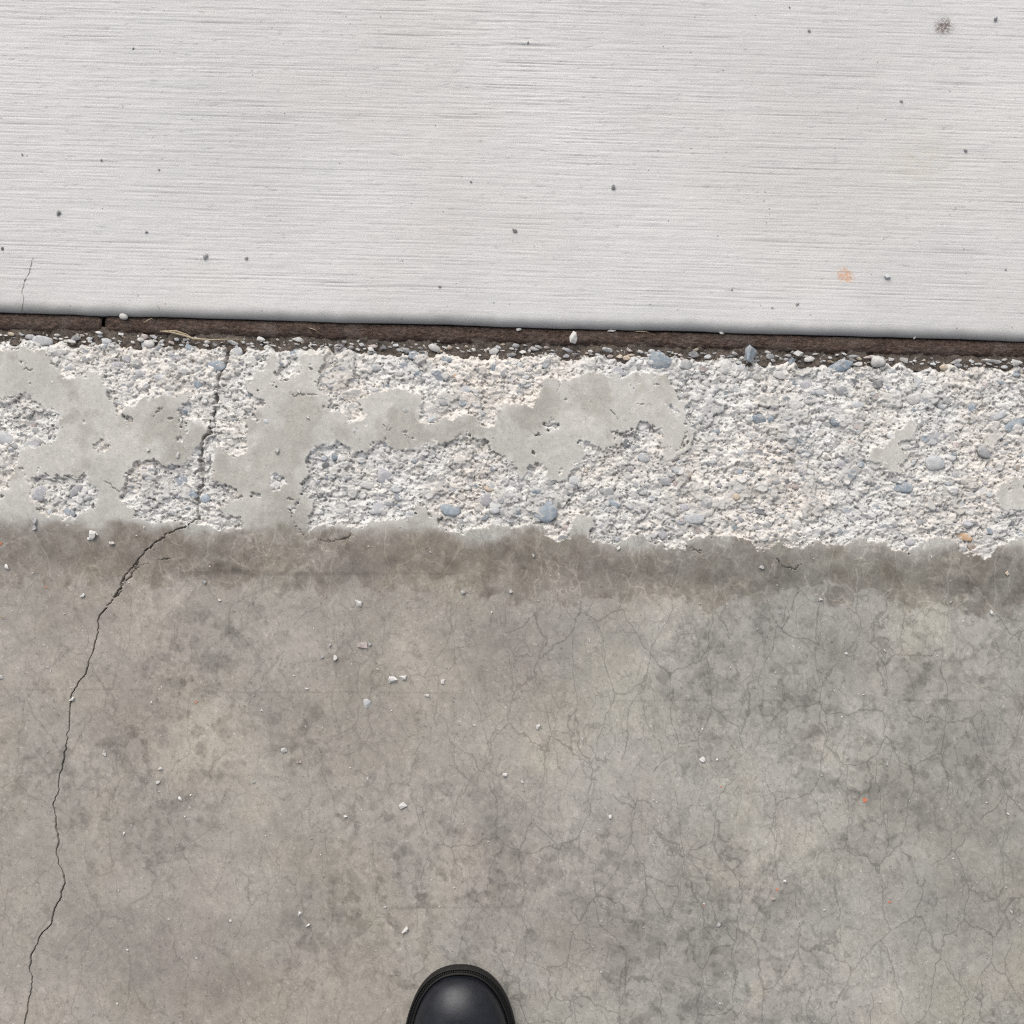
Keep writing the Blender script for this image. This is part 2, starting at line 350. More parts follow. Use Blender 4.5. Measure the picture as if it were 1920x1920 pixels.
def skin_colour(px, py, x, y):
    """real colour of the cement skin: pale on the kerb, grey on the gutter, dirtier on the face"""
    wob = fbm(x, y, 30, 4, 5, .6) - .5
    k = ss(972, 1012, py - px * .02 + wob * 80)
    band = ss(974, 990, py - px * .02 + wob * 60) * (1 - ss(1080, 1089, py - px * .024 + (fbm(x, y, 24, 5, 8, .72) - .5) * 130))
    kerb = np.array([0.398, 0.383, 0.354])
    left = np.array([0.287, 0.265, 0.234]); right = np.array([0.283, 0.272, 0.246])
    f = ss(600, 1350, px + (fbm(x, y, 5, 3, 11) - .5) * 1000)[..., None]
    gut = left * (1 - f) + right * f
    ol = ss(.52, .68, fbm(x, y, 9, 4, 14))
    gut = gut * (1 + ol[..., None] * np.array([0.018, 0.010, -0.012]))
    mv = ss(.48, .62, fbm(x, y, 13, 4, 29, .6)); be = ss(.50, .64, fbm(x, y, 15, 4, 4, .6))
    gut = gut * (1 + mv[..., None] * np.array([-.045, -.048, -.038])) * (1 + be[..., None] * np.array([.03, .022, -.006]))
    pk = ss(.54, .66, fbm(x, y, 12, 3, 34))
    gut = gut * (1 + pk[..., None] * np.array([0.012, -0.004, -0.006]))
    c = kerb * (1 - k[..., None]) + gut * k[..., None]
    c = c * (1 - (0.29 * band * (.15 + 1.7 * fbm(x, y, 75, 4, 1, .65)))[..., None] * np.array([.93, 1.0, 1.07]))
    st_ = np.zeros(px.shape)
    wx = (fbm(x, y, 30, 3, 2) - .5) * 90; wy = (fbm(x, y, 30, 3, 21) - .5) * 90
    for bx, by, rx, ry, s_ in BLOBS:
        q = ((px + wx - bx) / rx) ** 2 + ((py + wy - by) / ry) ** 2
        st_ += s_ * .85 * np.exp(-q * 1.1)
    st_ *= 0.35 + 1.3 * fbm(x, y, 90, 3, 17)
    # mottling from cloudy to grain size
    m = 1 + (fbm(x, y, 20, 4, 6, .6) - .5) * .40
    gate = ss(.40, .62, fbm(x, y, 8, 3, 12))
    spots = ss(.56, .66, fbm(x, y, 85, 3, 25, .5)) * .19 * (.3 + .7 * gate) + ss(.60, .70, fbm(x, y, 190, 2, 13)) * .16 * (.3 + .7 * gate)
    pale = ss(.60, .72, fbm(x, y, 130, 3, 28)) * .08
    # wandering pale veins where lime has come out
    vein = ss(.035, .010, np.abs(fbm(x, y, 55, 3, 9) - .5)) * ss(.45, .6, fbm(x, y, 16, 2, 20)) * (.07 + .24 * band)
    m = m * (1 - spots * k) * (1 + pale) * (1 + vein) * (1 + (fbm(x, y, 420, 3, 30, .65) - .5) * .24) * (1 + (fbm(x, y, 240, 2, 36) - .5) * .12)
    m = m * (1 + .022 * RNG.standard_normal(px.shape))
    # faint trowel marks across the gutter
    for ly, la, xa, xb in ((1294, .011, -100, 900), (1061, .019, 330, 900), (1064, .019, 330, 760), (1067, .019, 360, 640), (1312, .002, 1120, 2000), (1703, .0, 700, 1000)):
        dy_ = py - ly - px * la + (fbm(x, y, 12, 2, 3) - .5) * 6
        m = m * (1 - .16 * np.exp(-(dy_ / 1.7) ** 2) * ss(.40, .6, fbm(x, y * 0, 30, 3, 7)) * ss(xa, xa + 60, px) * ss(xb, xb - 60, px))
    # pin holes and white specks
    h = fbm(x, y, 620, 2, 32)
    m = m * (1 - .35 * ss(.80, .86, h)) * (1 + .35 * ss(.18, .13, h))
    m = 1 + (m - 1) * (.75 + .25 * k)
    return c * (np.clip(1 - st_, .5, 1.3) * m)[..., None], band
def craze_amount(px, py, x, y):
    a = 0.62 + 0.45 * ss(700, 1200, px + (fbm(x, y, 6, 3, 3) - .5) * 500)
    return np.maximum(a * ss(960, 1040, py), .85 * ss(975, 1005, py) * ss(1150, 1090, py)) + 0.10

# ------------------------------------------------------------------ the kerb (broken top, rolled face)
def grow(a, b, first, f=1.28):
    out = []; d = first; x = a; sgn = 1 if b > a else -1
    while sgn * (b - x) > 0: x += sgn * d; d *= f; out.append(x)
    out[-1] = b; return out
HX = 0.50; ST = 0.00062
xs = np.array(list(reversed(grow(-HX, -8, ST * 2))) + list(np.arange(-HX, HX, ST)) + grow(HX, 8, ST * 2))
Y0, Y1 = 0.1346, -0.0905
ys = np.arange(Y0, Y1 - 1e-9, -ST); ys[-1] = Y1
X, Y = np.meshgrid(xs, ys)
PX, PY = PXY(X, Y, 0)
# signed distance on a coarse raster, then sampled with a warp so the edges are ragged
gx = np.arange(-110, 2036, 3.0); gy = np.arange(600, 1190, 3.0)
GX, GY = np.meshgrid(gx, gy)
sd = sdpoly(GX, GY, F)
for pl in (A, B, C, D, E, G): sd = np.maximum(sd, sdpoly(GX, GY, pl))
for pl in HOLES: sd = np.minimum(sd, -sdpoly(GX, GY, pl))
def sample(field, px, py):
    u = np.clip((px - gx[0]) / 3.0, 0, len(gx) - 1.001); v = np.clip((py - gy[0]) / 3.0, 0, len(gy) - 1.001)
    i = u.astype(int); j = v.astype(int); fu = u - i; fv = v - j
    return (field[j, i] * (1 - fu) + field[j, i + 1] * fu) * (1 - fv) + (field[j + 1, i] * (1 - fu) + field[j + 1, i + 1] * fu) * fv
wx = (fbm(X, Y, 130, 4, 1, .6) - .5) * 17; wy = (fbm(X, Y, 130, 4, 9, .6) - .5) * 17
d = sample(sd, PX + wx, PY + wy) + (fbm(X, Y, 700, 3, 20, .6) - .5) * 5
d = d + (fbm(X, Y, 260, 3, 31, .6) - .5) * 15 * ss(40, 0, np.abs(d))
nib = fbm(X, Y, 95, 4, 37, .6)
d = np.minimum(d, np.where(PY < 985, (.755 - nib) * 90 + 6 * ss(20, 60, d), 99))
far = (PX < -60) | (PX > 1980)                       # beyond the picture the same damage goes on
dfar = np.maximum((fbm(X, Y, 22, 4, 12) - .54) * 160, (-Y - 0.026 + (fbm(X, Y, 60, 3, 4) - .5) * .02) / S)
ff = ss(-20, -80, PX) + ss(1940, 2000, PX)
d = d * (1 - ff) + dfar * ff
cw = (fbm(X, Y, 200, 3, 18) - .5) * 12; cw2 = (fbm(X, Y, 200, 3, 28) - .5) * 12
KC = dline(PX + cw, PY + cw2, KCRACK)
gw = (fbm(X, Y, 320, 3, 18) - .5) * 7 * ss(2, 30, KC); gw2 = (fbm(X, Y, 320, 3, 28) - .5) * 7
GC = dline(PX + gw, PY + gw2, GCRACK); GS = dline(PX + gw, PY + gw2, STRAND)
TH = np.full(X.shape, 1e9)
for tl in THIN: TH = np.minimum(TH, dline(PX + gw * 1.6, PY + gw2 * 1.6, tl) + 0)
# skin thickness and broken depth
thick = 0.0013 + 0.0017 * fbm(X, Y, 35, 3, 7)
ramp_w = 1.5 + 16 * np.clip(fbm(X, Y, 55, 3, 13) - .42, 0, 1) * 2.2       # px over which the edge falls
drop = ss(0, 1, -d / ramp_w)
spall = ss(0.8, -0.8, d)
deep = ss(0, -70, d) * 0.0006
rough = ((fbm(X, Y, 55, 4, 22, .55) - .5) * 0.0024 + (fbm(X, Y, 330, 4, 24, .60) - .5) * 0.0017
         + (np.abs(fbm(X, Y, 180, 3, 26) - .5) * -0.0018))
# broken in little terraces: sharp lips that throw a thin shadow
te = fbm(X, Y * 1.5, 105, 4, 10, .6) * 11
rough = rough + (np.floor(te) + ss(.78, 1.0, te - np.floor(te)) - 5.5) * 0.00044
te2 = fbm(X + .3, Y * 1.4, 260, 3, 3, .6) * 7
rough = rough + (np.floor(te2) + ss(.7, 1.0, te2 - np.floor(te2)) - 3.5) * 0.00022
pits = ss(.60, .72, fbm(X, Y, 420, 3, 27, .6)) * 0.0014
lo = -(thick * drop) - deep * drop + (rough - pits) * drop
micro = (fbm(X, Y, 500, 2, 29) - .5) * 0.00012
# shallow flaked islands of half-lost skin inside the broken area
flake = ss(.62, .66, fbm(X, Y, 48, 4, 36, .6)) * spall * ss(0, -25, d)
Hk = lo * (1 - 0.65 * flake) + micro
# small stones stamped in the broken mortar
mort = np.array([0.545, 0.524, 0.494])
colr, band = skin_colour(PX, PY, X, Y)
var = fbm(X, Y, 60, 4, 31)
sp_col = mort * ((0.84 + 0.30 * var) * (1 + (fbm(X, Y, 500, 3, 2, .65) - .5) * .24) * (1 + .03 * RNG.standard_normal(X.shape)) * (1 - .42 * ss(.60, .72, fbm(X, Y, 420, 3, 27, .6))))[..., None] * (1 + (fbm(X, Y, 25, 3, 38) - .5)[..., None] * np.array([0.10, 0.0, -0.10]))
sp_col = sp_col * (1 - 0.16 * flake[..., None])
PAL = [(.32, .325, .335), (.26, .272, .29), (.38, .38, .375), (.21, .235, .265), (.45, .44, .425), (.30, .28, .255), (.35, .355, .375), (.15, .155, .16)]
nst = 0
ix0 = int(np.searchsorted(xs, -HX)); sub = np.argwhere((spall > .9) & (np.abs(X) < HX - .01))
pick = sub[RNG.integers(0, len(sub), 4200)]
for (j, i) in pick:
    r = min(0.0009 + RNG.gamma(1.4, 0.00085), 0.0058); asp = RNG.uniform(.5, 1.0); a = RNG.uniform(-.6, .6)
    n = int(r / ST) + 2
    j0, j1, i0, i1 = max(0, j - n), min(len(ys), j + n + 1), max(0, i - n), min(len(xs), i + n + 1)
    dx = X[j0:j1, i0:i1] - X[j, i]; dy = Y[j0:j1, i0:i1] - Y[j, i]
    u = (dx * math.cos(a) + dy * math.sin(a)) / r; v = (-dx * math.sin(a) + dy * math.cos(a)) / (r * asp)
    if RNG.random() < .6:                            # broken, many-sided
        th = RNG.uniform(0, 6.28, RNG.integers(4, 7)); q = np.max([u * math.cos(t_) + v * math.sin(t_) + .12 for t_ in th] + [np.hypot(u, v)], 0) ** 2.2
    else:
        pw = RNG.uniform(1.6, 3.0); q = np.abs(u) ** pw + np.abs(v) ** pw
    dome = np.clip(1 - q, 0, 1) ** RNG.uniform(.12, .4) * r * RNG.uniform(.06, .24)
    base = Hk[j, i] - r * .15; m = (q < 1) & (spall[j0:j1, i0:i1] > .5)
    h = Hk[j0:j1, i0:i1]; tl = RNG.uniform(-.5, .5)
    top = base + dome + dy * tl
    mm = m & (top > h)
    h[mm] = top[mm]
    ring = (q >= 1) & (q < 1.9) & (dy < 0)
    h[ring & (spall[j0:j1, i0:i1] > .5)] -= r * .07
    c = np.array(PAL[RNG.integers(len(PAL))]) * RNG.uniform(.8, 1.1); du = RNG.uniform(.0, .8) if r > .0016 else RNG.uniform(.35, 1.0)
    sp_col[j0:j1, i0:i1][mm] = c * (1 - du) + mort * du
# cracks
kc_w = -2.2 + 8.0 * fbm(X, Y, 90, 3, 16)
Hk -= ss(kc_w + 2.5, kc_w - 2.5, KC) * 0.007 * ss(1000, 960, PY)
gcw = -0.2 + 1.1 * fbm(X, Y, 120, 2, 19)
Hk -= ss(gcw + .9, gcw - 0.4, GC) * 0.006 + ss(.9, 0.2, GS) * 0.004
tw = -0.7 + 2.2 * fbm(X, Y, 150, 2, 23)
Hk -= ss(tw + .9, tw - .7, TH) * 0.0022 * (tw > -.2)
# broken back arris beside the joint
back = ss(0.1285, Y0, Y + (fbm(X, Y, 120, 3, 6) - .5) * .012)
Hk -= back * (0.0042 + 0.005 * fbm(X, Y, 80, 3, 15))
Ysh = Y.copy(); Ysh += ((fbm(X, Y * 0, 90, 4, 34) - .5) * 0.007) * ss(0.116, Y0, Y)
Zk = profile(Y) + undul(X, Y) + Hk
Zk[-1] = profile(Y[-1]) + undul(X[-1], Y[-1]) + np.where(GC[-1] < gcw[-1], -0.006, 0)
dusty = np.clip(ss(14, 0, d) * ss(.42, .6, fbm(X, Y, 150, 3, 21)) * .5 + ss(.58, .72, fbm(X, Y, 40, 4, 33, .6)) * .25, 0, 1) * ss(1010, 985, PY)
colr = colr * (1 - dusty[..., None]) + mort * .92 * dusty[..., None]
blot = ss(.50, .66, fbm(X, Y, 26, 4, 16, .6)) * ss(1010, 985, PY)
colr = colr * (1 - blot[..., None] * np.array([.17, .175, .20]))
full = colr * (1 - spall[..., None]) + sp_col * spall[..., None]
# skirt down into the joint
Xa = np.vstack([X[:1], X]); Ya = np.vstack([Ysh[:1] + .0005, Ysh]); Za = np.vstack([Zk[:1] * 0 - .06, Zk])
pad = lambda a: np.concatenate([a[:1], a], 0)
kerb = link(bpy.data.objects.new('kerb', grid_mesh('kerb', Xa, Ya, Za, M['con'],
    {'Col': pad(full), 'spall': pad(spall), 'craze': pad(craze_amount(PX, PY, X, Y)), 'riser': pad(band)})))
tag(kerb, kind='structure')
def kz(x, y):
    i = np.clip(np.searchsorted(xs, x) - 1, 0, len(xs) - 2); j = int(np.clip((Y0 - y) / ST, 0, len(ys) - 1))
    return float(Zk[j, i])
def kzm(x, y, r):
    i0, i1 = np.searchsorted(xs, x - r * .8), np.searchsorted(xs, x + r * .8) + 1
    j = (Y0 - y) / ST; n = r * .8 / ST
    w_ = Zk[max(0, int(j - n)):max(1, int(j + n) + 1), i0:i1]
    return float(np.percentile(w_, 62)) if w_.size else kz(x, y)
def ksp(x, y):
    i = np.clip(np.searchsorted(xs, x) - 1, 0, len(xs) - 2); j = int(np.clip((Y0 - y) / ST, 0, len(ys) - 1))
    return float(d[j, i])

# ------------------------------------------------------------------ the gutter, its grid bent along the long crack
rows = np.array(list(np.arange(Y1, -0.485, -0.00085)) + grow(-0.49, -4.2, 0.0025))
cr = [(P(a, b, -.005)) for a, b in GCRACK]; cry = np.array([c[1] for c in cr])[::-1]; crx = np.array([c[0] for c in cr])[::-1]
cx_ = np.interp(rows, cry, crx)
cx_ = cx_ + (fbm(rows, rows * 0, 160, 4, 35, .6) - .5) * 0.0042 * ss(-.0905, -.10, rows)
k0 = PXY(cx_[0], rows[0], 0)
# meet the kerb's crack exactly on the shared line
jmin = ix0 + int(np.argmin(GC[-1, ix0:ix0 + 1780])); cx_ = cx_ + (xs[jmin] - cx_[0]) * ss(-.105, -.0905, rows)
hw = 0.00030 + 0.00045 * vn(rows * 90, rows * 0, 3) + 0.0004 * np.exp(-((rows + .094) / .01) ** 2)
near = np.array([-2.6, -2, -1.5, -1, -.8, -.3, .3, .8, 1, 1.5, 2, 2.6])
right_q = np.array(list(np.arange(.0035, .88, .00085)) + grow(.88, 8.3, .002)); left_q = -np.array(list(np.arange(.0035, .09, .00085)) + grow(.09, 7.6, .002))
bx = -0.385
QX = np.zeros((len(rows), len(left_q) + len(near) + len(right_q)))
for r_ in range(len(rows)):
    q = np.concatenate([left_q[::-1], near * hw[r_], right_q])
    QX[r_] = bx + q + (cx_[r_] - bx) * np.exp(-(q / .15) ** 2)
QY = np.repeat(rows[:, None], QX.shape[1], 1)
gp = np.zeros(QX.shape)
nl = len(left_q)
gp[:, nl + 4:nl + 8] = -0.007
gp[:, nl + 3] = -0.0003; gp[:, nl + 8] = -0.0003
QZ = profile(QY) + undul(QX, QY) + gp
GPX, GPY = PXY(QX, QY, 0)
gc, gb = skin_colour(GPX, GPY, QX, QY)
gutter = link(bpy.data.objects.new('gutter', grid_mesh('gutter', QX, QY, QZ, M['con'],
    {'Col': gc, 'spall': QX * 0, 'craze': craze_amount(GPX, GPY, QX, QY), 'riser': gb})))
tag(gutter, kind='structure')
def gz(x, y):
    a = np.array([x]); b = np.array([y]); return float((profile(b) + undul(a, b))[0])

# ------------------------------------------------------------------ the broomed slab
SE = 0.1568; RAD = 0.0065; ZS = 0.0022
ang = np.linspace(0, math.pi / 2, 12)
prof = [(SE, -.08), (SE, -.03), (SE, -.016)] + [(SE + RAD * 1.25 * (1 - math.cos(a_)), ZS - RAD * (1 - math.sin(a_))) for a_ in ang]
yy = prof[-1][0]
prof += [(yv, ZS) for yv in list(np.arange(yy + .0006, .462, .0005)) + grow(.465, 2.6, .0012)]
sx = np.array(list(reversed(grow(-.49, -8, .004))) + list(np.arange(-.49, .49, .0026)) + grow(.49, 8, .004))
SX, _ = np.meshgrid(sx, np.arange(len(prof))); SY = np.repeat(np.array([p[0] for p in prof])[:, None], len(sx), 1); SZ = np.repeat(np.array([p[1] for p in prof])[:, None], len(sx), 1)
WY = SY + (fbm(SX, SY, 2.2, 2, 8) - .5) * .0035
n_a = vn(SX * 8, WY * 640, 1) * .40 + vn(SX * 19 + 3, WY * 1010, 2) * .60
n_b = vn(SX * 34, WY * 980 + 9, 4) * .5 + vn(SX * 90, WY * 640, 7) * .5
n_c = vn(SX * 4, WY * 150, 5)
n_d = fbm(SX, WY, 260, 2, 11)
stroke = .55 + .6 * fbm(SX, SY, 6, 3, 15)
tooled = ss(.165, .190, SY)
gate_ = ss(.30, .70, vn(SX * 14, WY * 420, 9))
GRV = np.clip(.31 - n_a, 0, 1) * 1.9 * (.2 + .8 * gate_) + np.clip(.18 - n_b, 0, 1) * 1.3 + .35 * ss(.82, .88, fbm(SX, SY * 2.4, 230, 2, 19))
GRV = np.clip(GRV * stroke * (.3 + .7 * tooled), 0, .6)
edge_n = (fbm(SX, SY, 70, 4, 22, .65) - .5) * .006
GRIME_SHADE = .66 + .34 * ss(.1575, .1700, SY + edge_n)  # edge dirt plus the shade of the rounded arris, painted into the slab colour
SZ = SZ + ((n_a - .5) * .00040 + (n_b - .5) * .00040 + (n_c - .5) * .00015 + (n_d - .5) * .00016) * stroke * (.35 + .65 * tooled) * ss(.157, .163, SY) - GRV * .0006
SZ = SZ + (fbm(SX, SY, 7, 3, 37) - .5) * .0016 + (fbm(SX, SY, 80, 3, 39) - .5) * .0005
SY = SY + (fbm(SX, SX * 0, 25, 3, 32) - .5) * .0022 * ss(.2, .16, SY)
# hairline crack running in from the joint
scr = [P(a, b, ZS) for a, b in ((40, 592), (40, 578), (45, 562), (42, 545), (47, 525), (56, 508), (60, 490), (63, 480))]
slab = link(bpy.data.objects.new('pavement', grid_mesh('pavement', SX, SY, SZ, M['slab'], {'groove': GRV * .68, 'grime': GRIME_SHADE})))
tag(slab, kind='structure')
def sz(x, y):
    a = np.array([x]); b = np.array([y]); return float((ZS + (fbm(a, b, 7, 3, 37) - .5) * .0016 + (fbm(a, b, 80, 3, 39) - .5) * .0005)[0])

# hairline crack as a thin dark recess sheet following the slab
def ribbon(name, pts, width, zf, mat, parent, lift=.00025):
    P3 = []
    for (a0, b0), (a1, b1) in zip(pts[:-1], pts[1:]):
        for k in range(6): P3.append((a0 + (a1 - a0) * k / 6 + random.gauss(0, .00035), b0 + (b1 - b0) * k / 6))
    vs, fs = [], []
    for k, (x, y) in enumerate(P3):
        w_ = width * random.uniform(.3, 1.1) * min(1, (len(P3) - k) / 10)
        vs += [(x - w_, y, zf(x, y) + lift), (x, y, zf(x, y) - .002), (x + w_, y, zf(x, y) + lift)]
        if k: b = 3 * k; fs += [(b - 3, b - 2, b + 1, b), (b - 2, b - 1, b + 2, b + 1)]
    return link(bpy.data.objects.new(name, raw_mesh(name, vs, fs, mat)), parent)
def slab_edge_z(x, y):
    s_ = np.interp(y, [p[0] for p in prof[2:]], [p[1] for p in prof[2:]]); return float(s_) + sz(x, y) - ZS
ribbon('hairline_crack', scr, .00035, slab_edge_z, M['soil'], slab)

# ------------------------------------------------------------------ ground sheet to the horizon and dirt at the bottom of the joint
g = raw_mesh('ground', [(-300, -300, -.09), (300, -300, -.09), (300, 300, -.09), (-300, 300, -.09)], [(0, 1, 2, 3)], M['ground'])
tag(link(bpy.data.objects.new('ground', g)), kind='structure')
jx = np.array(list(reversed(grow(-.5, -7.9, .006))) + list(np.arange(-.5, .5, .0015)) + grow(.5, 7.9, .006)); jy = np.linspace(.1475, .1295, 13)
JX, JY = np.meshgrid(jx, jy)
JZ = -.0072 + (fbm(JX, JY, 150, 4, 3) - .5) * .006 + (fbm(JX, JY, 600, 2, 5) - .5) * .002
jo = link(bpy.data.objects.new('joint_dirt', grid_mesh('joint_dirt', JX, JY, JZ, M['soil']))); tag(jo, kind='structure')

# ------------------------------------------------------------------ filler boards in the joint
def board(xa, xb, label, seed):
    bx_ = np.arange(xa, xb + 1e-6, .0012) if xb - xa < 2 else np.array(sorted(set(list(np.arange(max(xa, -.5), min(xb, .5), .0012)) + ([xa] + list(np.linspace(xa, -.5, 60, endpoint=False)) if xa < -.5 else []) + (list(np.linspace(.5, xb, 60)) if xb > .5 else []))))
    by = np.linspace(SE - .0006, .1428, 22)
    u = np.linspace(0, 1, 22)
    BX, BY = np.meshgrid(bx_, by); U = np.repeat(u[:, None], len(bx_), 1)
    crown = -.0036 - .0012 * U - .0028 * np.abs(2 * U - 1) ** 3.0
    BZ = crown + (fbm(BX, BY, 110, 4, seed) - .5) * .0028 + (fbm(BX, BY, 520, 3, seed + 2, .65) - .5) * .0022
    endd = np.minimum(BX - xa, xb - BX)
    BZ -= ss(.004, 0, endd + (fbm(BX, BY, 200, 2, 3) - .5) * .004) * .004
    BY = BY + (fbm(BX, BX * 0, 60, 4, seed + 5, .6) - .5) * .0032 * U
    # sides
    BX = np.vstack([BX[:1], BX, BX[-1:]]); BY = np.vstack([BY[:1], BY, BY[-1:] - .0004]); BZ = np.vstack([BZ[:1] * 0 - .05, BZ, BZ[-1:] * 0 - .05])
    o = link(bpy.data.objects.new('joint_filler_board', grid_mesh('joint_filler_board', BX, BY, BZ, M['board'])))
    tag(o, label, 'filler board')
    # loose fibres standing off the board
    vs, fs = [], []
    nf = int(min(1.05, min(xb, .5) - max(xa, -.5)) * 2300)
    for k in range(nf):
        x = random.uniform(max(xa, -.5) + .003, min(xb, .5) - .003); v_ = random.random(); y = SE - .001 - v_ * .0115
        z = -.0036 - .0012 * v_ - .0028 * abs(2 * v_ - 1) ** 3 + random.uniform(-.0004, .0008)
        a = random.uniform(-1.2, 1.2); L = random.uniform(.0010, .0034); dx, dy = math.cos(a) * L, math.sin(a) * L; t_ = .00010
        up = random.uniform(-.0005, .0010); nx, ny = -math.sin(a) * t_, math.cos(a) * t_
        b = len(vs)
        vs += [(x - dx / 2 - nx, y - dy / 2 - ny, z), (x - dx / 2 + nx, y - dy / 2 + ny, z), (x + nx, y + ny, z + up + .0004), (x - nx, y - ny, z + up + .0004),
               (x + dx / 2 + nx, y + dy / 2 + ny, z + up), (x + dx / 2 - nx, y + dy / 2 - ny, z + up)]
        fs += [(b, b + 1, b + 2, b + 3), (b + 3, b + 2, b + 4, b + 5)]
    fo = link(bpy.data.objects.new('fibres', raw_mesh('fibres', vs, fs, M['fibre'])), o); tag(fo, kind='stuff')
xb1 = P(190, 600)[0]
board(-7.9, xb1 - .0004, 'dark brown fibre filler board in the joint, ending at a ragged break', 4)
board(xb1 + .0008, 7.9, 'long dark brown fibre filler board between pale slab and broken kerb', 10)

# ------------------------------------------------------------------ stones: shared shapes
def pebble_mesh(seed, sub=2, rough_=.16, mat=None):
    import bmesh
    bm = bmesh.new(); bmesh.ops.create_icosphere(bm, subdivisions=sub, radius=1)
    off = Vector((seed * 3.7, seed * 1.3, seed * 7.1))
    for v in bm.verts:
        n = mnoise.noise(v.co * .9 + off) * rough_ * 1.8 + mnoise.noise(v.co * 2.3 + off) * rough_ * .6
        v.co *= 1 + n
        v.co.x = math.copysign(abs(v.co.x) ** .92, v.co.x)
    me = bpy.data.meshes.new('pebble'); bm.to_mesh(me); bm.free()
    me.polygons.foreach_set('use_smooth', [True] * len(me.polygons)); me.materials.append(mat or M['stone']); return me
def chip_mesh(seed, mat, n=14, bev=.07):
    import bmesh
    rr = random.Random(seed); bm = bmesh.new()
    for _ in range(n):
        v = Vector((rr.gauss(0, 1), rr.gauss(0, 1), rr.gauss(0, 1))).normalized() * rr.uniform(.8, 1.08)
        v.z = max(-.7, min(.75, v.z)); bm.verts.new(v)
    r_ = bmesh.ops.convex_hull(bm, input=bm.verts)
    bmesh.ops.delete(bm, geom=[v for v in bm.verts if not v.link_faces], context='VERTS')
    bmesh.ops.bevel(bm, geom=bm.edges[:], offset=bev, segments=1, affect='EDGES', clamp_overlap=True)
    me = bpy.data.meshes.new('chip'); bm.to_mesh(me); bm.free(); me.materials.append(mat); return me
PEB = [pebble_mesh(i + 1, 2, .16 + .015 * i) for i in range(12)]
PEBS = [pebble_mesh(i + 30, 1, .16) for i in range(10)]
CHIP = [chip_mesh(i, M['stone']) for i in range(12)]
CRUMB = [chip_mesh(50 + i, M['chip'], 11, .045) for i in range(12)]

STC = {'p': (.38, .395, .41), 'w': (.46, .45, .435), 'b': (.185, .23, .275), 'B': (.115, .16, .205), 'g': (.235, .24, .25), 'l': (.30, .30, .325), 'd': (.11, .115, .125),
       't': (.42, .33, .235), 'o': (.46, .27, .13), 'n': (.22, .165, .125), 'k': (.36, .29, .27)}
def place(name, mesh, x, y, z, sx_, sy_, sz_, rz, colr_, parent=None, tilt=(0, 0)):
    o = bpy.data.objects.new(name, mesh); o.location = (x, y, z); o.scale = (sx_, sy_, sz_)
    o.rotation_euler = (tilt[0], tilt[1], rz); v = random.uniform(.9, 1.1); o.color = (colr_[0] * v, colr_[1] * v, colr_[2] * v, 1)
    return link(o, parent)

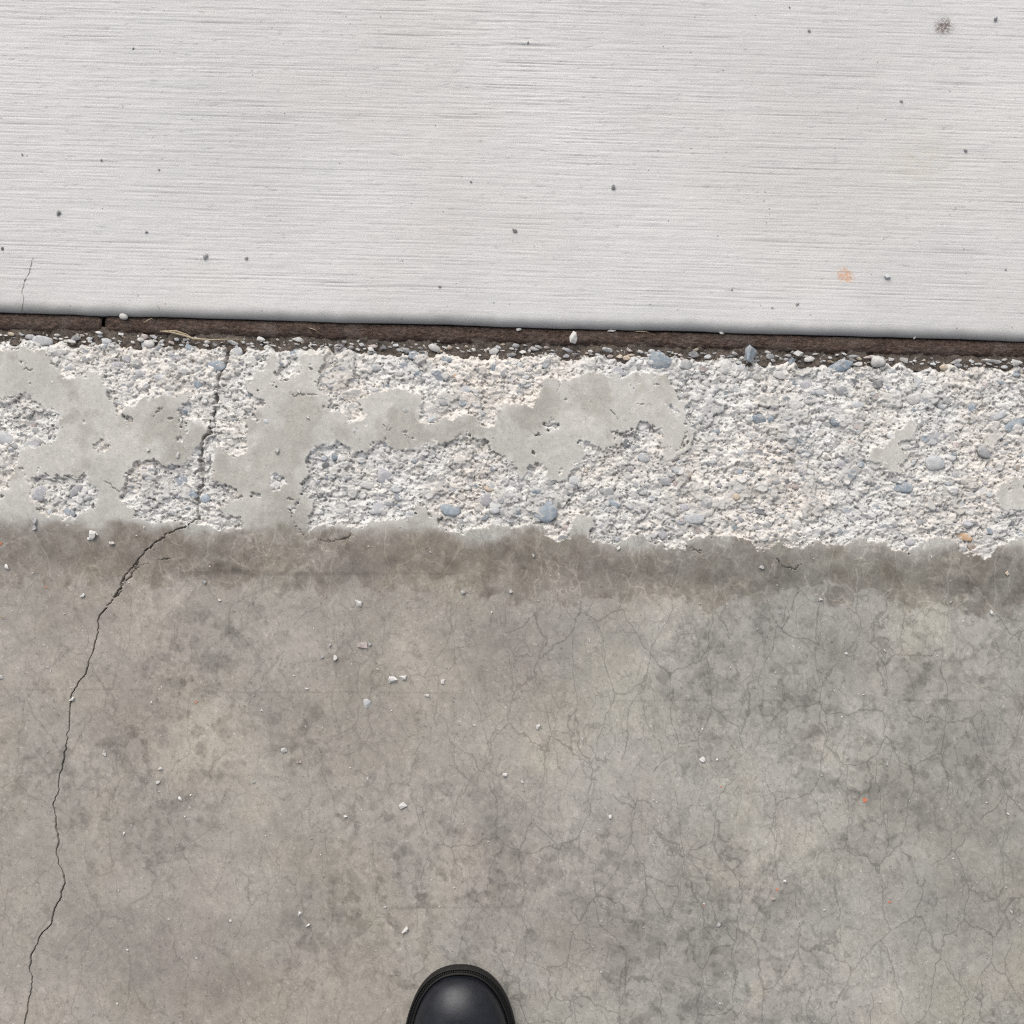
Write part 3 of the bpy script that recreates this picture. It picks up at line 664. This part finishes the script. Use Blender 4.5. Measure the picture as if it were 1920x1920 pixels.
# ------------------------------------------------------------------ aggregate set in the kerb
AGG = """254,636,22,19,0,p 272,646,16,22,0,p 354,652,25,18,0,b 443,659,27,19,15,p 407,686,36,18,0,b 262,700,22,15,0,l 215,682,25,13,0,l 110,662,32,14,10,w 78,638,38,20,0,p
8,822,38,24,-20,p 65,826,30,16,10,w 75,925,27,27,0,l 140,922,36,16,40,g 132,962,20,20,0,b 364,928,22,16,0,b 385,935,22,18,35,b 370,850,18,15,0,p 198,640,20,11,0,p
775,667,24,22,0,b 837,675,18,13,0,b 925,690,20,18,0,b 945,700,15,15,0,g 850,705,14,9,20,o 637,657,24,16,0,p 867,755,20,16,10,b 832,755,17,15,0,g 812,787,24,15,0,p 627,857,15,11,0,B
872,730,28,15,0,p 720,892,34,30,0,l 745,915,30,19,15,p 687,910,27,17,-10,w 692,872,15,22,0,w 517,910,25,14,10,w 832,885,32,19,15,w 910,937,23,22,0,l 937,937,17,15,0,g
846,955,37,28,0,b 910,970,20,14,40,b 917,915,22,12,0,t 845,922,22,12,0,p 865,978,15,10,0,g 1237,677,44,36,0,b 1285,685,22,22,0,g 975,685,15,15,0,p 1170,700,18,10,-20,p
1317,692,20,15,0,k 1357,687,27,26,0,w 1377,730,30,20,0,p 1425,785,28,20,5,B 1195,840,30,15,0,g 1207,857,27,20,0,p 1024,959,45,37,0,b 1150,945,25,10,-15,b
1320,944,30,22,0,g 1280,952,22,14,0,l 1300,972,37,22,0,p 1427,960,25,14,-10,d 1240,1002,28,22,0,l 1245,902,27,15,0,g 1077,902,27,22,0,p 1379,931,15,15,0,t
1385,975,20,20,0,l 1332,807,15,12,0,g 1332,865,22,10,0,p 1410,890,17,10,0,g 1030,905,22,15,0,g 1290,892,10,13,-30,n 1097,882,10,13,-20,t 1576,687,50,22,18,B
1716,682,28,12,0,B 1462,702,27,15,-15,w 1512,722,32,22,0,l 1540,736,25,12,0,p 1520,750,32,22,10,w 1565,791,20,15,0,B 1450,763,15,10,0,g 1445,785,14,15,0,b
1607,800,15,13,0,k 1645,722,20,22,0,d 1722,717,29,24,0,p 1710,750,27,20,-15,w 1777,750,25,20,0,g 1822,765,15,15,40,b 1902,797,44,20,28,b 1872,780,30,14,30,p
1755,869,40,32,0,p 1845,847,32,21,-20,g 1515,850,25,15,0,g 1575,869,20,15,0,l 1597,890,22,19,0,b 1692,915,36,24,0,b 1680,900,24,14,0,g 1625,905,19,8,10,d
1640,952,22,12,0,b 1492,985,17,20,0,w 1540,997,18,13,0,d 1706,1017,18,13,0,l 1808,1007,34,16,-15,o 1825,1027,24,15,-35,n 1685,962,22,12,0,g 1725,980,23,13,15,g
1850,720,23,14,0,k 1605,760,27,15,0,p 1735,822,20,19,0,b 1772,841,10,10,0,d 1905,877,15,11,0,n 1790,890,16,14,0,g 1847,905,17,12,30,l 1812,985,16,11,0,d
1742,998,13,9,0,d 1856,995,16,14,0,b 1795,835,22,15,0,k 1675,985,16,11,0,g 1472,846,22,9,10,g 1507,970,12,9,0,g 1465,965,18,12,0,p 1455,905,16,10,0,g
160,672,16,11,0,g 130,690,17,11,0,p 325,672,12,10,0,g 300,708,20,12,0,p 370,720,26,20,0,b 500,790,14,9,0,p 640,690,17,9,0,g 705,690,20,12,0,p 665,735,17,11,0,w
745,700,22,14,0,w 820,720,16,11,0,g 760,770,11,9,0,g 730,945,19,12,0,p 660,945,19,13,0,w 640,925,24,14,0,w 700,960,15,10,0,p 600,960,16,12,0,p
975,735,17,12,0,g 990,830,12,8,0,g 1130,920,17,10,0,g 1105,860,17,10,0,w 1180,880,15,10,0,g 1160,870,17,11,0,w 1060,925,17,11,0,g 990,945,13,10,0,g 1000,905,14,9,0,w
1350,770,18,11,0,g 1390,770,16,10,0,w 1320,840,14,10,0,g 1390,850,22,14,0,p 1405,815,15,11,0,p 1350,910,16,9,0,g 1270,925,12,9,0,g 1205,925,14,9,0,g 1420,990,17,11,0,g"""
aggs = [tuple(e.split(',')) for e in AGG.split()]
cells = []
k = 0
for e in aggs:
    px, py, w_, h_, a = map(float, e[:5]); c = STC[e[5]]
    x, y = P(px, py, -.003); m_ = PEB[k % 12] if (w_ > 32 or k % 2) else random.choice(CHIP)
    rx, ry = w_ * S / 2 * 1.02, h_ * S / 2 * 1.02; rz_ = min(rx, ry) * .34
    z = kzm(x, y, max(rx, ry)) - rz_ * .30
    place('aggregate_stone', m_, x, y, z, rx, ry, rz_, R(a) + T * -1 + R(0), c, kerb, (random.uniform(-.15, .15), random.uniform(-.15, .15)))
    cells.append((x, y, max(rx, ry))); k += 1
cand = 0
while k < 300 and cand < 20000:
    cand += 1
    x, y = random.uniform(-.44, .44), random.uniform(-.025, .136)
    px, py = PXY(x, y, -.003)
    if not (0 < px < 1920) or ksp(x, y) > -9: continue
    r_ = random.choice([.0022, .0026, .003, .0036, .0042])
    if any((x - a) ** 2 + (y - b) ** 2 < (r_ + c) ** 2 * .8 for a, b, c in cells): continue
    ry = r_ * random.uniform(.5, .9); rz_ = ry * .4
    c = STC[random.choice('ppwggglbbBdwk')]
    place('aggregate_stone', random.choice(PEB[:2] + CHIP), x, y, kzm(x, y, r_) - rz_ * .25, r_, ry, rz_, random.uniform(-.6, .6), c, kerb, (random.uniform(-.4, .4), random.uniform(-.3, .3)))
    cells.append((x, y, r_)); k += 1
# finer gravel of the broken face: too small to pick apart
def gravel(name, n, fn, mesh_pool, mat_cols, parent=None):
    vs, fs, cs = [], [], []
    pool = []
    for m_ in mesh_pool: pool.append((np.array([v.co[:] for v in m_.vertices]), [tuple(p.vertices) for p in m_.polygons]))
    for _ in range(n):
        g_ = fn()
        if g_ is None: continue
        x, y, z, r_ = g_; V, Fc = random.choice(pool); a = random.uniform(0, 6.28)
        s3 = np.array([1, random.uniform(.5, .95), random.uniform(.35, .7)]) * r_
        W = V * s3; tx = random.uniform(-.5, .5)
        W = np.stack([W[:, 0], W[:, 1] * math.cos(tx) - W[:, 2] * math.sin(tx), W[:, 1] * math.sin(tx) + W[:, 2] * math.cos(tx)], -1)
        W = np.stack([W[:, 0] * math.cos(a) - W[:, 1] * math.sin(a), W[:, 0] * math.sin(a) + W[:, 1] * math.cos(a), W[:, 2]], -1) + (x, y, z)
        b = len(vs); vs += W.tolist(); fs += [tuple(i + b for i in f) for f in Fc]
    o = link(bpy.data.objects.new(name, raw_mesh(name, vs, fs, mat_cols)), parent); tag(o, kind='stuff'); return o
def mat_grit(name, cols):
    t = NT(name, .85, .25)
    n = t.n.new('ShaderNodeNewGeometry').outputs['Random Per Island']
    cr_ = t.n.new('ShaderNodeValToRGB'); cr_.color_ramp.interpolation = 'CONSTANT'
    while len(cr_.color_ramp.elements) < len(cols): cr_.color_ramp.elements.new(.5)
    for i, c in enumerate(cols): cr_.color_ramp.elements[i].position = i / len(cols); cr_.color_ramp.elements[i].color = (*c, 1)
    t.l.new(n, cr_.inputs[0])
    t.col(t.scale(cr_.outputs[0], t.ramp(t.noise(900, 4, .65), .25, .75, .8, 1.2)))
    return t.m
GRIT = mat_grit('pale_grit', [(.50, .48, .45), (.42, .41, .395), (.54, .52, .49), (.30, .30, .30), (.47, .45, .41), (.36, .365, .375), (.22, .22, .225), (.52, .50, .47)])
tetra = [chip_mesh(90 + i, None, 8) for i in range(1)] if False else None
def small_hull(seed):
    import bmesh
    rr = random.Random(seed); bm = bmesh.new()
    for _ in range(9): bm.verts.new(Vector((rr.gauss(0, 1), rr.gauss(0, 1), rr.gauss(0, 1))).normalized() * rr.uniform(.75, 1.1))
    bmesh.ops.convex_hull(bm, input=bm.verts)
    bmesh.ops.delete(bm, geom=[v for v in bm.verts if not v.link_faces], context='VERTS')
    me = bpy.data.meshes.new('grit_shape'); bm.to_mesh(me); bm.free(); return me
HULL = [small_hull(i + 200) for i in range(10)]
def kfn():
    x, y = random.uniform(-.47, .47), random.uniform(-.026, .138)
    if ksp(x, y) > -3: return None
    r_ = min(.0005 + random.expovariate(1 / .00045), .0021)
    return x, y, kz(x, y) + r_ * random.uniform(-.15, .2), r_
gravel('fine_gravel', 1100, kfn, HULL, GRIT, kerb)

# ------------------------------------------------------------------ loose chips lying in the joint beside the kerb
k = 0; xw = P(0, 630)[0] - .004
jcells = []
while k < 235:
    px = random.uniform(-10, 1930)
    x, y = P(px, 624.5 + px * .0279 + random.gauss(5.5, 5), -.004)
    if y > .1436 or y < .1315: continue
    l_ = random.choice([7, 8, 9, 10, 11, 12, 13, 15, 18, 23]) * S * .58
    if any(abs(x - a) < (l_ + b) * .7 and abs(y - c) < .0022 for a, b, c in jcells):
        if random.random() < .98: continue
    jcells.append((x, l_, y))
    ry = l_ * random.uniform(.28, .7); rz_ = min(l_, ry) * random.uniform(.45, .8)
    z = max(kz(x, y) if y < Y0 + .002 else -1, -.0068) + rz_ * .6 + random.uniform(0, .0012)
    c = random.choice('wwwwpppggllktd')
    o = place('concrete_chip', random.choice(CHIP + CRUMB + PEBS), x, y, z, l_, ry, rz_, random.uniform(-.35, .25), STC[c], None, (random.uniform(-.5, .5), random.uniform(-.3, .3)))
    if l_ > .0034:
        lab, grp = {'w': 'cream', 'p': 'pale grey', 'g': 'mid grey', 'l': 'lilac-grey', 'k': 'pinkish', 't': 'tan', 'd': 'dark grey'}[c], 'large'
    else:
        lab, grp = {'w': 'cream', 'p': 'pale grey', 'g': 'mid grey', 'l': 'lilac-grey', 'k': 'pinkish', 't': 'tan', 'd': 'dark grey'}[c], 'small'
    tag(o, '%s %s chip wedged in the joint between filler board and kerb' % (grp, lab), 'stone chip', '%s %s chips along the joint' % (grp, lab)); k += 1
def jfn():
    x = random.uniform(-.45, .45); y = random.gauss(.1370, .0028)
    if y > .1425: return None
    r_ = random.uniform(.0008, .0022)
    return x, y, (max(-.0065, kz(x, y)) if y < Y0 else -.0078) + r_ * .3, r_
gravel('joint_grit', 420, jfn, HULL, mat_grit('joint_grit', [(.40, .385, .36), (.22, .21, .20), (.30, .29, .28), (.12, .11, .105), (.45, .43, .40), (.18, .17, .16)]), jo)

def special(px, py, w_, h_, c, mesh, z, label, rz_=0, hgt=None, mat=None):
    x, y = P(px, py, z); rx, ry = w_ * S / 2, h_ * S / 2; hz = hgt if hgt else min(rx, ry) * .8
    o = place('loose_stone', mesh, x, y, z, rx, ry, hz, R(rz_), STC[c]); tag(o, label, 'stone'); return o
special(1407, 664, 26, 40, 'b', CHIP[3], .001, 'blue-grey upright stone standing in the joint beside the filler board', 5, .008)
special(1075, 634, 17, 30, 'w', CHIP[5], .0005, 'tall pale chip leaning over the brown filler board', -6, .005)
special(232, 594, 17, 13, 'w', PEB[2], -.0012, 'white pebble resting on the filler board beside its break', -15)
special(1645, 678, 30, 22, 'w', PEB[5], -.0015, 'cream heart-shaped stone lying at the back edge of the kerb', -10)
special(1496, 663, 25, 18, 'w', CRUMB[1], -.001, 'broad cream concrete chip beside a heap of grit in the joint', 12)
special(1353, 624, 12, 7, 'w', CRUMB[4], -.0024, 'small white block lying on the filler board against the slab', -8)
special(1147, 620, 20, 5, 'w', CHIP[7], -.0030, 'flat white sliver lying on the filler board against the slab', 4)
special(972, 618, 14, 6, 'w', CHIP[1], -.0030, 'thin curved white flake on the filler board near the slab edge', 10)
special(1716, 633, 8, 11, 'w', CRUMB[6], -.0024, 'single white crumb high on the filler board by the slab', 25)
special(1905, 680, 28, 10, 'w', CHIP[9], -.0025, 'flat pale slab-like chip propped over the joint', -5)
special(1860, 677, 40, 9, 'w', CHIP[10], -.0030, 'long flat pale flake laid along the joint', -6)
special(1600, 668, 28, 6, 'g', CHIP[11], -.0030, 'grey sliver lying along the lower edge of the filler board', 6)
special(430, 640, 10, 8, 'g', CRUMB[8], -.004, 'grey crumb at the mouth of the kerb crack', 6)

# rubble in the kerb crack
for px, py, w_, h_ in ((398, 752, 15, 14), (407, 762, 17, 11), (398, 772, 15, 11), (399, 785, 11, 15), (400, 797, 12, 17), (401, 806, 11, 9), (384, 752, 13, 12), (386, 828, 9, 14), (391, 858, 12, 22), (393, 850, 10, 9),
                       (390, 880, 9, 14), (377, 905, 10, 8), (402, 722, 11, 9), (405, 735, 9, 8), (398, 838, 9, 9), (369, 920, 12, 10), (363, 960, 13, 14), (372, 890, 9, 8), (420, 718, 14, 13), (412, 700, 9, 8)):
    x, y = P(px, py, -.004); z = kz(x, y)
    o = place('concrete_chip', random.choice(CRUMB), x, y, max(z, -.0032) + .0010, w_ * S / 2, h_ * S / 2, min(w_, h_) * S * .42, random.uniform(-.3, .3), STC['w'])
    tag(o, 'pale rubble chip packed in the crack across the kerb', 'stone chip', 'rubble in the kerb crack')
# lumps in the hollow at the kerb's worn corner
for px, py, w_, h_ in ((30, 778, 22, 18), (55, 775, 18, 20), (35, 788, 16, 9), (47, 765, 10, 8), (74, 768, 20, 11), (90, 775, 18, 10), (103, 777, 12, 9), (100, 787, 11, 7)):
    x, y = P(px, py, -.004)
    o = place('concrete_chip', random.choice(CRUMB), x, y, kz(x, y) + .0008, w_ * S / 2, h_ * S / 2, min(w_, h_) * S * .45, random.uniform(-.3, .3), STC['w'])
    tag(o, 'pale crumbled lump in the open hollow in the kerb skin', 'stone chip', 'lumps in the kerb hollow')

# ------------------------------------------------------------------ crumbs lying on the gutter
CR = """63,977,14,g 62,990,11,g 172,1003,17,w 208,1018,12,w 13,1063,12,w 155,1117,10,w 383,1092,8,g 411,1124,7,w 284,1317,7,w 604,1232,8,g 618,1210,7,g 575,1292,7,w
195,1414,9,w 301,1442,9,w 296,1467,8,w 338,1497,10,w 477,1467,6,g 232,1563,7,w 2,1270,9,w 491,1333,6,w 830,1278,10,w 958,1108,9,w 868,1110,9,g 800,1304,10,w 1010,1363,10,w
948,1453,11,w 980,1465,7,w 1145,1531,10,w 648,1531,7,w 562,1713,10,w 577,1733,10,w 722,1700,7,g 1346,1733,9,g 1470,1652,8,w 1345,1424,6,w 1587,1226,7,w 1660,1220,7,w 1560,1203,6,d
1428,1064,9,g 1748,1045,7,w 1888,1075,9,t 1860,1149,11,w 1540,1125,8,w 1665,1432,8,p 1590,1422,6,d 1890,1527,6,w 1895,1710,7,d 1850,1505,6,g 1160,1028,8,w 1000,1043,8,g 627,1234,11,w 533,1407,12,w
270,990,6,w 300,975,6,w 350,985,8,w 255,1005,5,w 433,1725,6,w 240,1780,6,w 690,1460,5,w 1320,1695,5,w 1785,1130,6,g 180,1000,9,w 165,1010,7,w 560,735,8,w 578,785,9,w 520,845,12,g 278,843,9,w 335,853,11,w 340,788,9,w 1225,1500,5,w 1420,1180,5,d 1105,1200,5,w 60,1075,4,w 1345,1735,6,g 890,1360,5,w 1545,1705,6,w"""
for e in CR.split():
    px, py, w_, c = e.split(','); px, py, w_ = float(px), float(py), float(w_)
    x, y = P(px, py, -.005 if py > 1060 else 0)
    on_kerb = y > Y1
    z = kz(x, y) if on_kerb else gz(x, y)
    r_ = w_ * S / 2 * 1.2; rz_ = r_ * .62
    if py < 975: lab, grp = 'small pale crumb resting on a smooth skin patch of the kerb', 'crumbs on the kerb skin'
    elif c == 'd': lab, grp = 'tiny dark grit stone lying on the grey gutter', 'dark grit on the gutter'
    elif c == 'g' or c == 'p' or c == 't': lab, grp = 'dull grey crumb lying on the grey gutter', 'grey crumbs on the gutter'
    else: lab, grp = 'whitish crumb of broken concrete lying on the grey gutter', 'pale crumbs on the gutter'
    o = place('concrete_crumb', random.choice(CRUMB), x, y, z + rz_ * .5, r_, r_ * random.uniform(.65, 1), rz_, random.uniform(0, 6.3), tuple(v * (1.12 if c == 'w' else 1) for v in STC[c]))
    tag(o, lab, 'crumb', grp)
for px, py, w_, h_, c, a, lab in ((672, 1130, 15, 19, 'w', 20, 'upright white crumb lying alone on the brownish gutter stain below the kerb'), (680, 1210, 22, 15, 'k', 0, 'flat brownish-grey chip beside a smaller crumb on the gutter'),
                          (693, 1208, 9, 9, 'g', 0, 'small grey crumb touching the flat brownish chip'), (738, 1276, 21, 17, 'w', 0, 'larger white angular chip of a touching pair on the gutter'), (755, 1270, 16, 15, 'w', 30, 'smaller white chip of a touching pair on the gutter'),
                          (690, 1320, 17, 22, 'p', 15, 'thin pale leaf-shaped flake lying flat on the gutter'), (755, 1510, 16, 15, 'w', 40, 'bright white rounded crumb on the gutter ahead of the shoe'), (758, 1742, 17, 15, 'w', 10, 'ragged white crumb just ahead of the black shoe'),
                          (133, 1310, 13, 12, 'w', 0, 'pale chip sitting right on the long crack'), (560, 1427, 10, 13, 'n', 15, 'dark hollow-looking shell of grit on the gutter'), (1450, 1686, 11, 9, 'n', 0, 'brown grit stone beside an orange paint fleck'), (1317, 1424, 13, 11, 'w', 0, 'double-lobed white crumb on the crazed side of the gutter')):
    x, y = P(px, py, -.005); rx, ry = w_ * S / 2 * 1.15, h_ * S / 2 * 1.15; rz_ = min(rx, ry) * (.25 if 'flake' in lab else .6)
    o = place('concrete_crumb', random.choice(CRUMB), x, y, (kz(x, y) if y > Y1 else gz(x, y)) + rz_ * .5, rx, ry, rz_, R(a), tuple(v * (1.12 if c == 'w' else 1) for v in STC[c])); tag(o, lab, 'crumb')
def gfn():
    x = random.uniform(-.46, .46); y = random.uniform(-.47, -.03); r_ = min(.00025 + random.expovariate(1 / .00036), .0013)
    return x, y, (kz(x, y) if y > Y1 else gz(x, y)) + r_ * .25, r_
gravel('gutter_grit', 900, gfn, HULL, GRIT)
bpy.data.objects['gutter_grit']['label'] = 'fine pale grit scattered over the gutter'; bpy.data.objects['gutter_grit']['category'] = 'grit'

# grit on the slab
for px, py, w_, c in ((1663, 519, 15, 'p'), (1150, 352, 12, 'd'), (965, 433, 12, 'd'), (110, 400, 12, 'd'), (385, 481, 14, 'g'), (462, 484, 9, 'g'), (275, 435, 8, 'g'), (1866, 36, 10, 'd'), (1517, 58, 8, 'g'), (298, 318, 6, 'd'),
                      (1495, 570, 8, 'g'), (825, 537, 8, 'g'), (250, 91, 6, 'd'), (1448, 576, 7, 'w'), (1372, 543, 5, 'd'), (5, 466, 8, 'd'), (883, 341, 6, 'd'), (190, 300, 6, 'd'), (42, 290, 6, 'd'), (990, 80, 6, 'd'), (1885, 505, 6, 'g'), (1480, 14, 5, 'd'), (1690, 190, 9, 'g'), (1810, 282, 10, 'g')):
    x, y = P(px, py, ZS); r_ = w_ * S / 2; rz_ = r_ * .7
    o = place('grit_stone', random.choice(CHIP), x, y, sz(x, y) + rz_ * .5, r_, r_ * .7, rz_, random.uniform(0, 6), STC[c])
    lab = {'d': 'tiny dark grit stone lying on the pale broomed slab', 'g': 'small grey grit stone lying on the pale broomed slab', 'p': 'pale grey pebble beside the orange stain on the slab', 'w': 'white crumb on the slab near the joint'}[c]
    tag(o, lab, 'grit stone', {'d': 'dark grit on the slab', 'g': 'grey grit on the slab'}.get(c))

# flecks of orange paint, thin and irregular
for px, py, w_, lab in ((1622, 1501, 11, 'largest orange paint fleck, on the crazed gutter'), (1457, 1668, 7, 'small orange paint fleck beside the brown grit stone'), (1668, 1691, 6, 'faint red paint fleck on the crazed gutter'), (1320, 1697, 5, 'faint red paint fleck on the crazed gutter'),
                        (367, 1316, 7, 'dark red paint fleck beside a pale crumb on the gutter'), (85, 1101, 5, 'tiny red paint fleck below the kerb face'), (2, 1019, 8, 'red paint fleck on the kerb face'), (1352, 1475, 4, 'pinpoint orange paint fleck on the pale crazed gutter')):
    x0, y0 = P(px, py, -.005); n_ = 11; vs = []
    for ly in (0, 1):
        for q in range(n_):
            a = q / n_ * 6.283; r_ = w_ * S / 2 * random.uniform(.35, 1.05); x, y = x0 + r_ * math.cos(a), y0 + r_ * .9 * math.sin(a)
            if ly: x, y = vs[q][0], vs[q][1]
            vs.append((x, y, (kz(x, y) if y > Y1 else gz(x, y)) + (.0004 if ly else -.0003)))
    fs = [tuple(range(n_, 2 * n_))] + [(q, (q + 1) % n_, n_ + (q + 1) % n_, n_ + q) for q in range(n_)]
    o = link(bpy.data.objects.new('paint_fleck', raw_mesh('paint_fleck', vs, fs, M['paint']))); tag(o, lab, 'paint fleck', 'faint red paint flecks' if lab.startswith('faint') else None)

# ------------------------------------------------------------------ dry grass on the joint
def blade(pts, wd, lab, name='dry_grass_blade'):
    vs, fs = [], []; n = len(pts)
    for k_, (px, py, z) in enumerate(pts):
        x, y = P(px, py, z); w_ = wd * (1 - .8 * abs(2 * k_ / (n - 1) - .8))
        vs += [(x, y - w_, z), (x, y, z + w_ * .8), (x, y + w_, z), (x, y, z - w_ * .5)]
        if k_:
            b = 4 * k_
            for q in range(4): fs.append((b - 4 + q, b - 4 + (q + 1) % 4, b + (q + 1) % 4, b + q))
    fs += [(3, 2, 1, 0), tuple(4 * (n - 1) + q for q in range(4))]
    tag(link(bpy.data.objects.new(name, raw_mesh(name, vs, fs, M['straw'], True))), lab, 'grass blade')
blade([(300, 621, -.004), (320, 623, -.002), (345, 629, -.0005), (362, 635, .0005), (395, 637, 0), (430, 636, -.001), (478, 636, -.002)], .0011, 'long yellow dry grass blade lying along the joint')
blade([(305, 620, -.004), (330, 621, -.0015), (350, 627, 0), (372, 640, -.001)], .0009, 'short dry grass blade crossing the longer yellow one')
blade([(268, 606, -.0035), (276, 601, -.002), (284, 597, -.002), (288, 600, -.003)], .0006, 'bent straw bit lying on the filler board')
blade([(576, 614, -.0038), (584, 616, -.0025), (592, 619, -.002), (597, 623, -.003)], .0005, 'fine curved straw bit stuck to the filler board')
blade([(1190, 622, -.0038), (1200, 621, -.0025), (1212, 622, -.0025), (1220, 625, -.0035)], .0005, 'pale straw bit lying beside the flat white sliver')
blade([(0, 1158, -.0042), (5, 1157, -.0038), (11, 1157, -.0042)], .0007, 'short tan straw bit on the gutter')

# ------------------------------------------------------------------ the black shoe
def shoe():
    tx, ty = P(863, 1804, .004); base = gz(tx, ty - .1) + .0006
    root = link(bpy.data.objects.new('shoe', None)); root.location = (tx, ty, base); root.rotation_euler = (0, 0, T + R(.6))
    tag(root, 'black leather shoe with stitched rubber welt standing on the gutter', 'shoe')
    L = .292
    side = []                                   # (distance from the toe, half width) down one side
    for q in range(41):
        a = q / 40 * math.pi / 2; side.append((.085 * (1 - math.cos(a) ** (2 / 2.3)), .049 * math.sin(a) ** (2 / 2.3)))
    for dist, wv in ((.11, .0488), (.13, .047), (.15, .0445), (.175, .041), (.20, .0375), (.225, .036)): side.append((dist, wv))
    for q in range(19):
        a = q / 18 * math.pi / 2; side.append((L - .048 + .048 * math.sin(a) ** (2 / 2.2), .0355 * math.cos(a) ** (2 / 2.2)))
    pts = [(wv, -dist) for dist, wv in side] + [(-wv, -dist) for dist, wv in reversed(side[1:-1])]
    pa = np.array(pts); cl = np.vstack([pa, pa[:1]]); al = np.concatenate([[0], np.cumsum(np.hypot(*np.diff(cl, axis=0).T))])
    def plan(n):
        u = np.linspace(0, al[-1], n, endpoint=False); return np.stack([np.interp(u, al, cl[:, 0]), np.interp(u, al, cl[:, 1])], -1)
    def inset(p, e):
        tn = np.roll(p, -1, 0) - np.roll(p, 1, 0); tn /= np.linalg.norm(tn, axis=1)[:, None] + 1e-12
        nrm = np.stack([-tn[:, 1], tn[:, 0]], -1)       # outline runs clockwise seen from above
        if np.sum((p + nrm * .001 - p.mean(0)) ** 2) > np.sum((p - p.mean(0)) ** 2): nrm = -nrm
        return p + nrm * e
    base_p = plan(240)
    for _ in range(3): base_p = (np.roll(base_p, 1, 0) + 2 * base_p + np.roll(base_p, -1, 0)) / 4
    spring = lambda v: [(x, y, z + .006 * max(0, 1 + y / .07) ** 2) for x, y, z in v]
    def ring(e, z): return spring([(x, y, z) for x, y in inset(base_p, e)])
    def loft(name, rings, mat, cap0=True, cap1=True, smooth=True):
        import bmesh
        vs, fs = [], []; n = len(rings[0])
        for r_ in rings: vs += r_
        for k_ in range(len(rings) - 1):
            for q in range(n):
                a, b = k_ * n + q, k_ * n + (q + 1) % n; fs.append((a, b, b + n, a + n))
        if cap0: fs.append(tuple(reversed(range(n))))
        if cap1: fs.append(tuple((len(rings) - 1) * n + q for q in range(n)))
        me = raw_mesh(name, vs, fs, mat, smooth)
        bm = bmesh.new(); bm.from_mesh(me); bmesh.ops.remove_doubles(bm, verts=bm.verts[:], dist=.00004); bmesh.ops.recalc_face_normals(bm, faces=bm.faces[:]); bm.to_mesh(me); bm.free()
        me.polygons.foreach_set('use_smooth', [smooth] * len(me.polygons))
        return link(bpy.data.objects.new(name, me), root)
    loft('outsole', [ring(e, z) for e, z in ((.0035, 0), (.0015, .001), (.0006, .004), (.0006, .0105), (.002, .0122))], M['rubber'])
    loft('welt', [ring(e, z) for e, z in ((.0022, .0122), (.0004, .0135), (.0, .0150), (.0003, .0163), (.0009, .0170), (.0015, .0168), (.0019, .0156), (.0041, .0155), (.0045, .0166), (.0053, .0172), (.0061, .0168), (.0066, .0150), (.0100, .0140))], M['rubber'], False, False)
    # stitches in the welt groove, one joined row
    fine = plan(int(al[-1] / .0021))
    for _ in range(2): fine = (np.roll(fine, 1, 0) + 2 * fine + np.roll(fine, -1, 0)) / 4
    o1 = inset(fine, .0019); o2 = inset(fine, .0042); tn = np.roll(fine, -1, 0) - np.roll(fine, 1, 0); tn /= np.linalg.norm(tn, axis=1)[:, None]
    vs, fs = [], []
    for q in range(len(fine)):
        b = len(vs); tx_, ty_ = tn[q] * .00055
        (ax, ay), (cxq, cyq) = o1[q], o2[q]
        for mx, my, zt in ((ax, ay, .0157), ((ax + cxq) / 2, (ay + cyq) / 2, .0168), (cxq, cyq, .0157)):
            vs += [(mx - tx_, my - ty_, zt), (mx + tx_, my + ty_, zt)]
        vs.append(((ax + cxq) / 2, (ay + cyq) / 2, .0155))
        fs += [(b, b + 1, b + 3, b + 2), (b + 2, b + 3, b + 5, b + 4), (b, b + 2, b + 4, b + 6), (b + 1, b + 6, b + 5, b + 3)]
    tag(link(bpy.data.objects.new('welt_stitching', raw_mesh('welt_stitching', spring(vs), fs, M['thread'])), root), kind='stuff')
    # upper: domed from the welt up to the middle line, then the ankle
    foot = inset(base_p, .0068)
    topz = lambda dist: np.interp(dist, [.0, .03, .05, .08, .11, .14, .17, .20, .29], [.030, .0325, .0345, .0375, .043, .053, .066, .074, .074])
    rings = []
    for k_ in range(30):
        t_ = k_ / 29; s_ = 1 - math.cos(t_ * math.pi / 2)
        r_ = []
        for x, y in foot:
            dist = -y; an = min(max(dist, .052), L - .045); ax, ay = 0.0, -an
            h = topz(an) * (1 - (1 - s_) ** 2.5) ** (1 / 2.1)
            bul = 1 + .035 * math.sin(min(1, t_ * 2.2) * math.pi) if t_ < .45 else 1
            r_.append((ax + (x - ax) * (1 - s_) * bul, ay + (y - ay) * (1 - s_) * bul, .0152 + h))
        rings.append(spring(r_))
    loft('upper', rings, M['leather'], False, False)
    # toe crease and ankle shaft
    el = lambda cx, cy, a, b, z, n=64: [(cx + a * math.cos(q / n * 6.28318), cy + b * math.sin(q / n * 6.28318), z) for q in range(n)]
    loft('ankle_shaft', [el(0, -.214, .0345, .066, .050), el(0, -.220, .034, .060, .075), el(0, -.226, .0335, .053, .095), el(0, -.230, .0335, .0485, .115), el(0, -.232, .035, .047, .135), el(0, -.232, .036, .047, .150)], M['leather'], False, False)
    loft('lining', [el(0, -.232, .036, .047, .150), el(0, -.232, .0345, .0455, .1515), el(0, -.232, .0325, .0435, .149), el(0, -.230, .031, .042, .10), el(0, -.226, .028, .040, .07)], M['lining'], False, True)
    return root
shoe()
